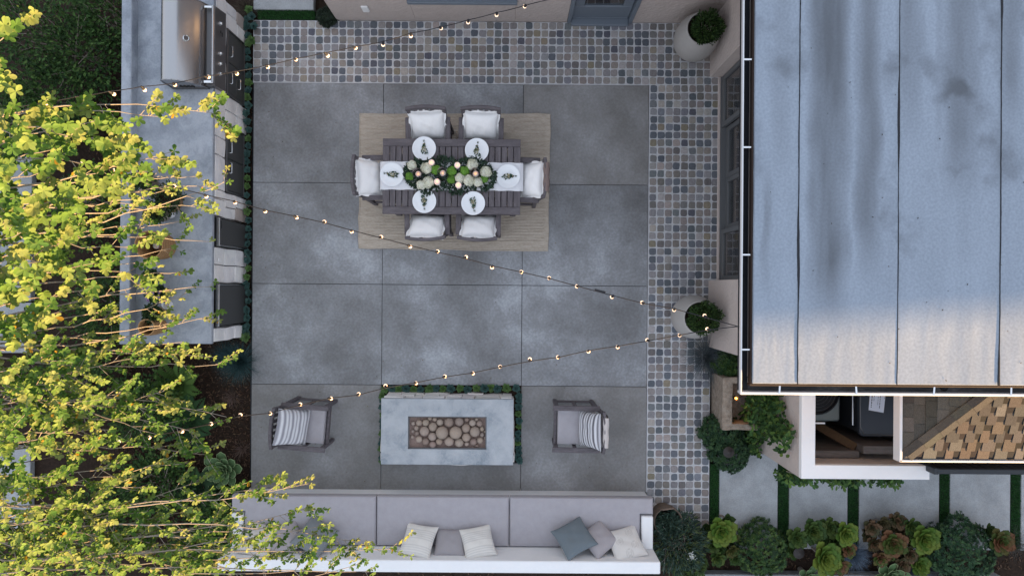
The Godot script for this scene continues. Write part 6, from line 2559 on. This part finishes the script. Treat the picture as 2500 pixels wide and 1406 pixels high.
func build_ivy() -> void:
	var pal := [C(.035, .08, .024), C(.05, .105, .03), C(.024, .055, .02), C(.085, .15, .036)]
	var t := thing("ivy", "green ivy climbing the outer face of the white yard wall", "ivy", Vector3(3.15, -.1, 1.5))
	var o := t.position
	var st := B.new()
	var lf := B.new()
	for k in 15:
		var q := Vector3(3.185, -.05, rnd(.95, 2.05))
		if k % 3 > 0:
			q.z = rnd(1.25, 1.7)
		var pts := [q - o]
		var rad := [.006]
		var drift := rnd(-.25, .25)
		var n := int(rnd(12, 24))
		for i in n:
			q += Vector3(0, .064, drift * .06 + rnd(-.035, .035))
			q.x = 3.198 - rnd(0, .02)
			if q.y > 1.42:
				break
			pts.append(q - o)
			rad.append(.0045)
			for e in 6:
				lf.col = jit(pal[rng.randi() % 4], .25)
				lf.leaf(q - o + Vector3(-rnd(.0, .09), rnd(-.04, .04), rnd(-.06, .06)), Vector3(-rnd(.2, 1.0), rnd(-.3, .6), rnd(-1, 1)), Vector3(-.6, .8, 0), rnd(.05, .08), rnd(.03, .045))
		st.tube(pts, rad, 5)
	# bushier growth at the wall foot
	for e in 1050:
		var f := rnd(0, 1)
		var z := lerpf(1.0, 2.1, f)
		lf.col = jit(pal[rng.randi() % 4], .25)
		lf.leaf(Vector3(3.19 - absf(rnd(-.17, .17)) * (.4 + sin(f * 3.1)), rnd(0, .55) + .25 * sin(f * 5.0), z) - o, Vector3(-rnd(.0, 1.0), rnd(-.2, .8), rnd(-1, 1)), Vector3(-.4, .9, 0), rnd(.045, .075), rnd(.028, .04))
	part(t, "stems", st, M.bark)
	part(t, "leaves", lf, M.shrub)
	# growth under the coping on the path side
	t = thing("ivy", "green ivy hanging over the path along the yard wall", "ivy", Vector3(3.8, -.1, 2.12))
	o = t.position
	lf = B.new()
	st = B.new()
	var pts := []
	var rad := []
	for i in 26:
		pts.append(Vector3(3.2 + i * .05, 1.02 + .10 * sin(i * .7) + .05 * sin(i * 1.9), 2.10) - o)
		rad.append(.005)
	st.tube(pts, rad, 5)
	for q in [[3.26, .16], [3.38, .1], [3.72, .15], [3.85, .16], [3.97, .12], [4.28, .10], [4.36, .08]]:
		st.tube([Vector3(q[0], -.02, 2.10) - o, Vector3(q[0] + .05, .5, 2.1) - o, Vector3(q[0], 1.05, 2.11) - o], [.007, .006, .004], 5)
		for e in int(q[1] * 1100):
			lf.col = jit(pal[rng.randi() % 4], .25)
			lf.leaf(Vector3(q[0] + rnd(-1, 1) * q[1] * .9, rnd(.75, 1.25), 2.10 + rnd(.0, .10)) - o, Vector3(rnd(-.8, .8), rnd(-.5, .5), rnd(.2, 1.0)), Vector3(0, .8, .6), rnd(.05, .08), rnd(.025, .04))
	part(t, "stems", st, M.bark)
	part(t, "leaves", lf, M.shrub)


func build_tree() -> void:
	var root := Vector3(-8.35, -.1, 1.5)
	var t := thing("garden_tree", "sprawling tree with sunlit yellow-green leaves reaching over the counter", "tree", root)
	var b := B.new()
	b.tube([Vector3.ZERO, Vector3(.05, .9, .05), Vector3(.02, 1.8, -.05), Vector3(.15, 2.5, 0)], [.17, .14, .12, .10], 12)
	var trunk := part(t, "trunk", b, M.bark)
	var fork := Vector3(.15, 2.45, 0)
	var o1 := Vector3(-7.75, 2.75, .2) - root
	var o2 := Vector3(-7.7, 2.65, 2.4) - root
	var wood := B.new()
	wood.tube([fork, (fork + o1) / 2 + Vector3(0, .1, 0), o1], [.10, .08, .065], 10)
	wood.tube([fork, (fork + o2) / 2 + Vector3(0, .1, 0), o2], [.10, .08, .065], 10)
	var high := [[120, 300, 4.0], [250, 290, 3.6], [395, 285, 3.0], [330, 335, 3.2], [515, 275, 2.7], [200, 400, 3.8], [300, 420, 3.3], [420, 370, 2.8], [60, 330, 4.2], [20, 420, 4.1], [150, 480, 3.8], [60, 560, 3.9], [220, 560, 3.5], [320, 605, 3.0], [130, 640, 3.7], [335, 670, 2.9], [210, 710, 3.4], [60, 700, 3.8], [10, 800, 3.7], [90, 770, 3.6], [250, 350, 3.5], [170, 350, 3.7], [40, 60, 3.9], [12, 185, 4.1], [150, 540, 3.7], [30, 500, 4.0], [100, 420, 3.9], [270, 480, 3.3], [20, 630, 3.9], [160, 590, 3.6], [250, 640, 3.3]]
	var shade := [[430, 430, 1.9], [520, 455, 2.0], [440, 540, 1.8], [485, 505, 1.9], [425, 605, 1.75], [515, 590, 1.85], [460, 660, 1.7], [512, 700, 1.75], [440, 725, 1.7], [500, 775, 1.7], [430, 785, 1.65], [390, 645, 1.8], [400, 465, 1.9], [355, 545, 2.0], [555, 440, 2.1], [445, 835, 2.1], [350, 690, 1.9], [330, 500, 2.1], [300, 760, 2.0], [250, 830, 2.1], [480, 430, 2.0]]
	var low := [[100, 880, 3.6], [200, 900, 3.4], [320, 875, 3.0], [440, 865, 2.8], [530, 890, 2.6], [60, 980, 3.7], [180, 980, 3.5], [300, 960, 3.1], [400, 955, 2.9], [270, 1050, 3.2], [380, 1060, 3.0], [470, 1055, 2.8], [552, 1018, 2.7], [100, 1080, 3.7], [40, 1180, 3.8], [160, 1160, 3.5], [280, 1140, 3.2], [400, 1130, 3.0], [500, 1110, 2.75], [485, 1175, 2.8], [120, 1260, 3.6], [230, 1240, 3.3], [330, 1260, 3.1], [450, 1250, 2.9], [555, 1270, 2.75], [60, 1340, 3.7], [180, 1340, 3.5], [300, 1350, 3.2], [420, 1350, 3.0], [520, 1335, 2.85], [480, 1395, 2.9], [605, 1320, 2.8], [645, 1290, 2.85], [750, 1240, 2.9], [755, 1180, 2.9], [690, 1180, 2.9], [690, 1350, 2.9], [785, 1285, 2.9], [850, 1320, 2.85], [955, 1340, 2.8], [825, 1392, 2.9], [905, 1395, 2.9], [740, 1392, 3.0], [20, 1060, 3.9], [140, 1050, 3.6], [220, 1100, 3.4], [340, 1190, 3.1], [60, 1260, 3.8], [240, 1310, 3.3], [380, 1300, 3.0], [10, 930, 3.9], [360, 1000, 3.0], [120, 940, 3.6], [640, 1360, 2.85], [560, 1390, 2.85]]
	var gold := [C(.17, .27, .07), C(.215, .30, .09), C(.135, .24, .058), C(.255, .305, .11), C(.085, .18, .045)]
	var sunward := Vector3(.72, .165, .69)
	# boughs spread from the fork; every spray of leaves grows from one of their ends
	var boughs := []
	for y in [90, 250, 370, 480, 600, 720, 840, 950, 1060, 1170, 1280, 1390]:
		var e: Vector3 = at(-230 + rnd(-90, 60), y, 3.1 + rnd(-.25, .3)) - root
		var s: Vector3 = o1 if y < 800 else o2
		wood.tube([s, s.lerp(e, .35) + Vector3(0, .12, rnd(-.1, .1)), s.lerp(e, .7) + Vector3(0, .16, rnd(-.1, .1)), e], [.055, .04, .03, .02], 8)
		boughs.append([y, e])
	var crown := B.new()
	for set_ in [[high, .060, gold, 16], [shade, .043, gold, 9], [low, .042, gold, 23]]:
		for q in set_[0]:
			var e: Vector3 = at(q[0], q[1], q[2]) - root
			var pick := 0
			var best := 1e9
			for k in boughs.size():
				var gap: float = absf(boughs[k][0] - q[1] - (90.0 if q[1] < 800 else 40.0)) + rnd(0, 260)
				if gap < best:
					best = gap
					pick = k
			var s: Vector3 = boughs[pick][1]
			var span := (e - s).length()
			var mid: Vector3 = s.lerp(e, rnd(.4, .6)) + Vector3(0, .07 * span + rnd(-.1, .15), rnd(-.16, .16) * span)
			if set_[0] == shade:
				mid = s.lerp(e, .5) + Vector3(0, rnd(.1, .35), rnd(-.3, .3))
			var pts := []
			var rad := []
			var m := 14
			for i in m + 1:
				var f := float(i) / m
				var p := s.lerp(mid, f).lerp(mid.lerp(e, f), f)
				if i > 0 and i < m:
					p += Vector3(rnd(-.02, .02), rnd(-.02, .02), rnd(-.02, .02))
				pts.append(p)
				rad.append(lerpf(.012, .0026, f))
			wood.tube(pts, rad, 5)
			var size: float = set_[1]
			var count: int = set_[3]
			for k in count:
				var f := 1.0 - .88 * pow(rng.randf(), 1.3)
				if k == 0:
					f = 1.0
				var at_i := f * m
				var i0 := mini(int(at_i), m - 1)
				var p: Vector3 = (pts[i0] as Vector3).lerp(pts[i0 + 1], at_i - i0)
				var along: Vector3 = (pts[i0 + 1] - pts[i0]).normalized()
				var d := (along * 1.1 + Vector3(rnd(-.5, .5), rnd(-.35, .8), rnd(-1.2, 1.2))).normalized()
				var ln := rnd(.05, .30) if k > 0 else .02
				var tip := p + d * ln + Vector3(0, rnd(-.01, .02), 0)
				if ln > .04:
					wood.tube([p, p.lerp(tip, .55) + Vector3(0, .012, 0), tip], [.003, .0025, .0015], 4, false)
				# whorls of round leaves at the tip and along the twig, opening upwards
				var base_col: Color = set_[2][rng.randi() % set_[2].size()]
				var whorls := 1 + int(ln / .085)
				for w in whorls:
					var c := p.lerp(tip, 1.0 - float(w) / maxf(whorls, 1.0) * .8)
					var axis := (Vector3.UP * rnd(.3, .9) + sunward * rnd(.2, 1.1) + d * rnd(.1, .6) + Vector3(rnd(-.4, .4), 0, rnd(-.4, .4))).normalized()
					var x := axis.cross(Vector3(.3, .1, .9)).normalized()
					var z := x.cross(axis)
					var n := rng.randi_range(4, 7)
					var turn := rnd(0, TAU)
					for g in n:
						var a := turn + TAU * g / n + rnd(-.3, .3)
						var open := rnd(.25, .95)
						var dir := (x * cos(a) + z * sin(a) + axis * open).normalized()
						crown.col = jit(base_col, .2)
						if rng.randf() < .008:
							crown.col = C(.34, .21, .03)
						var ls := size * rnd(.7, 1.2)
						crown.round_leaf(c, dir, (axis - dir * .2 + Vector3(rnd(-.25, .25), 0, rnd(-.25, .25))).normalized(), ls, ls * rnd(.5, .66), .1)
	part(t, "branches", wood, M.bark)
	part(t, "crown", crown, M.leaf)
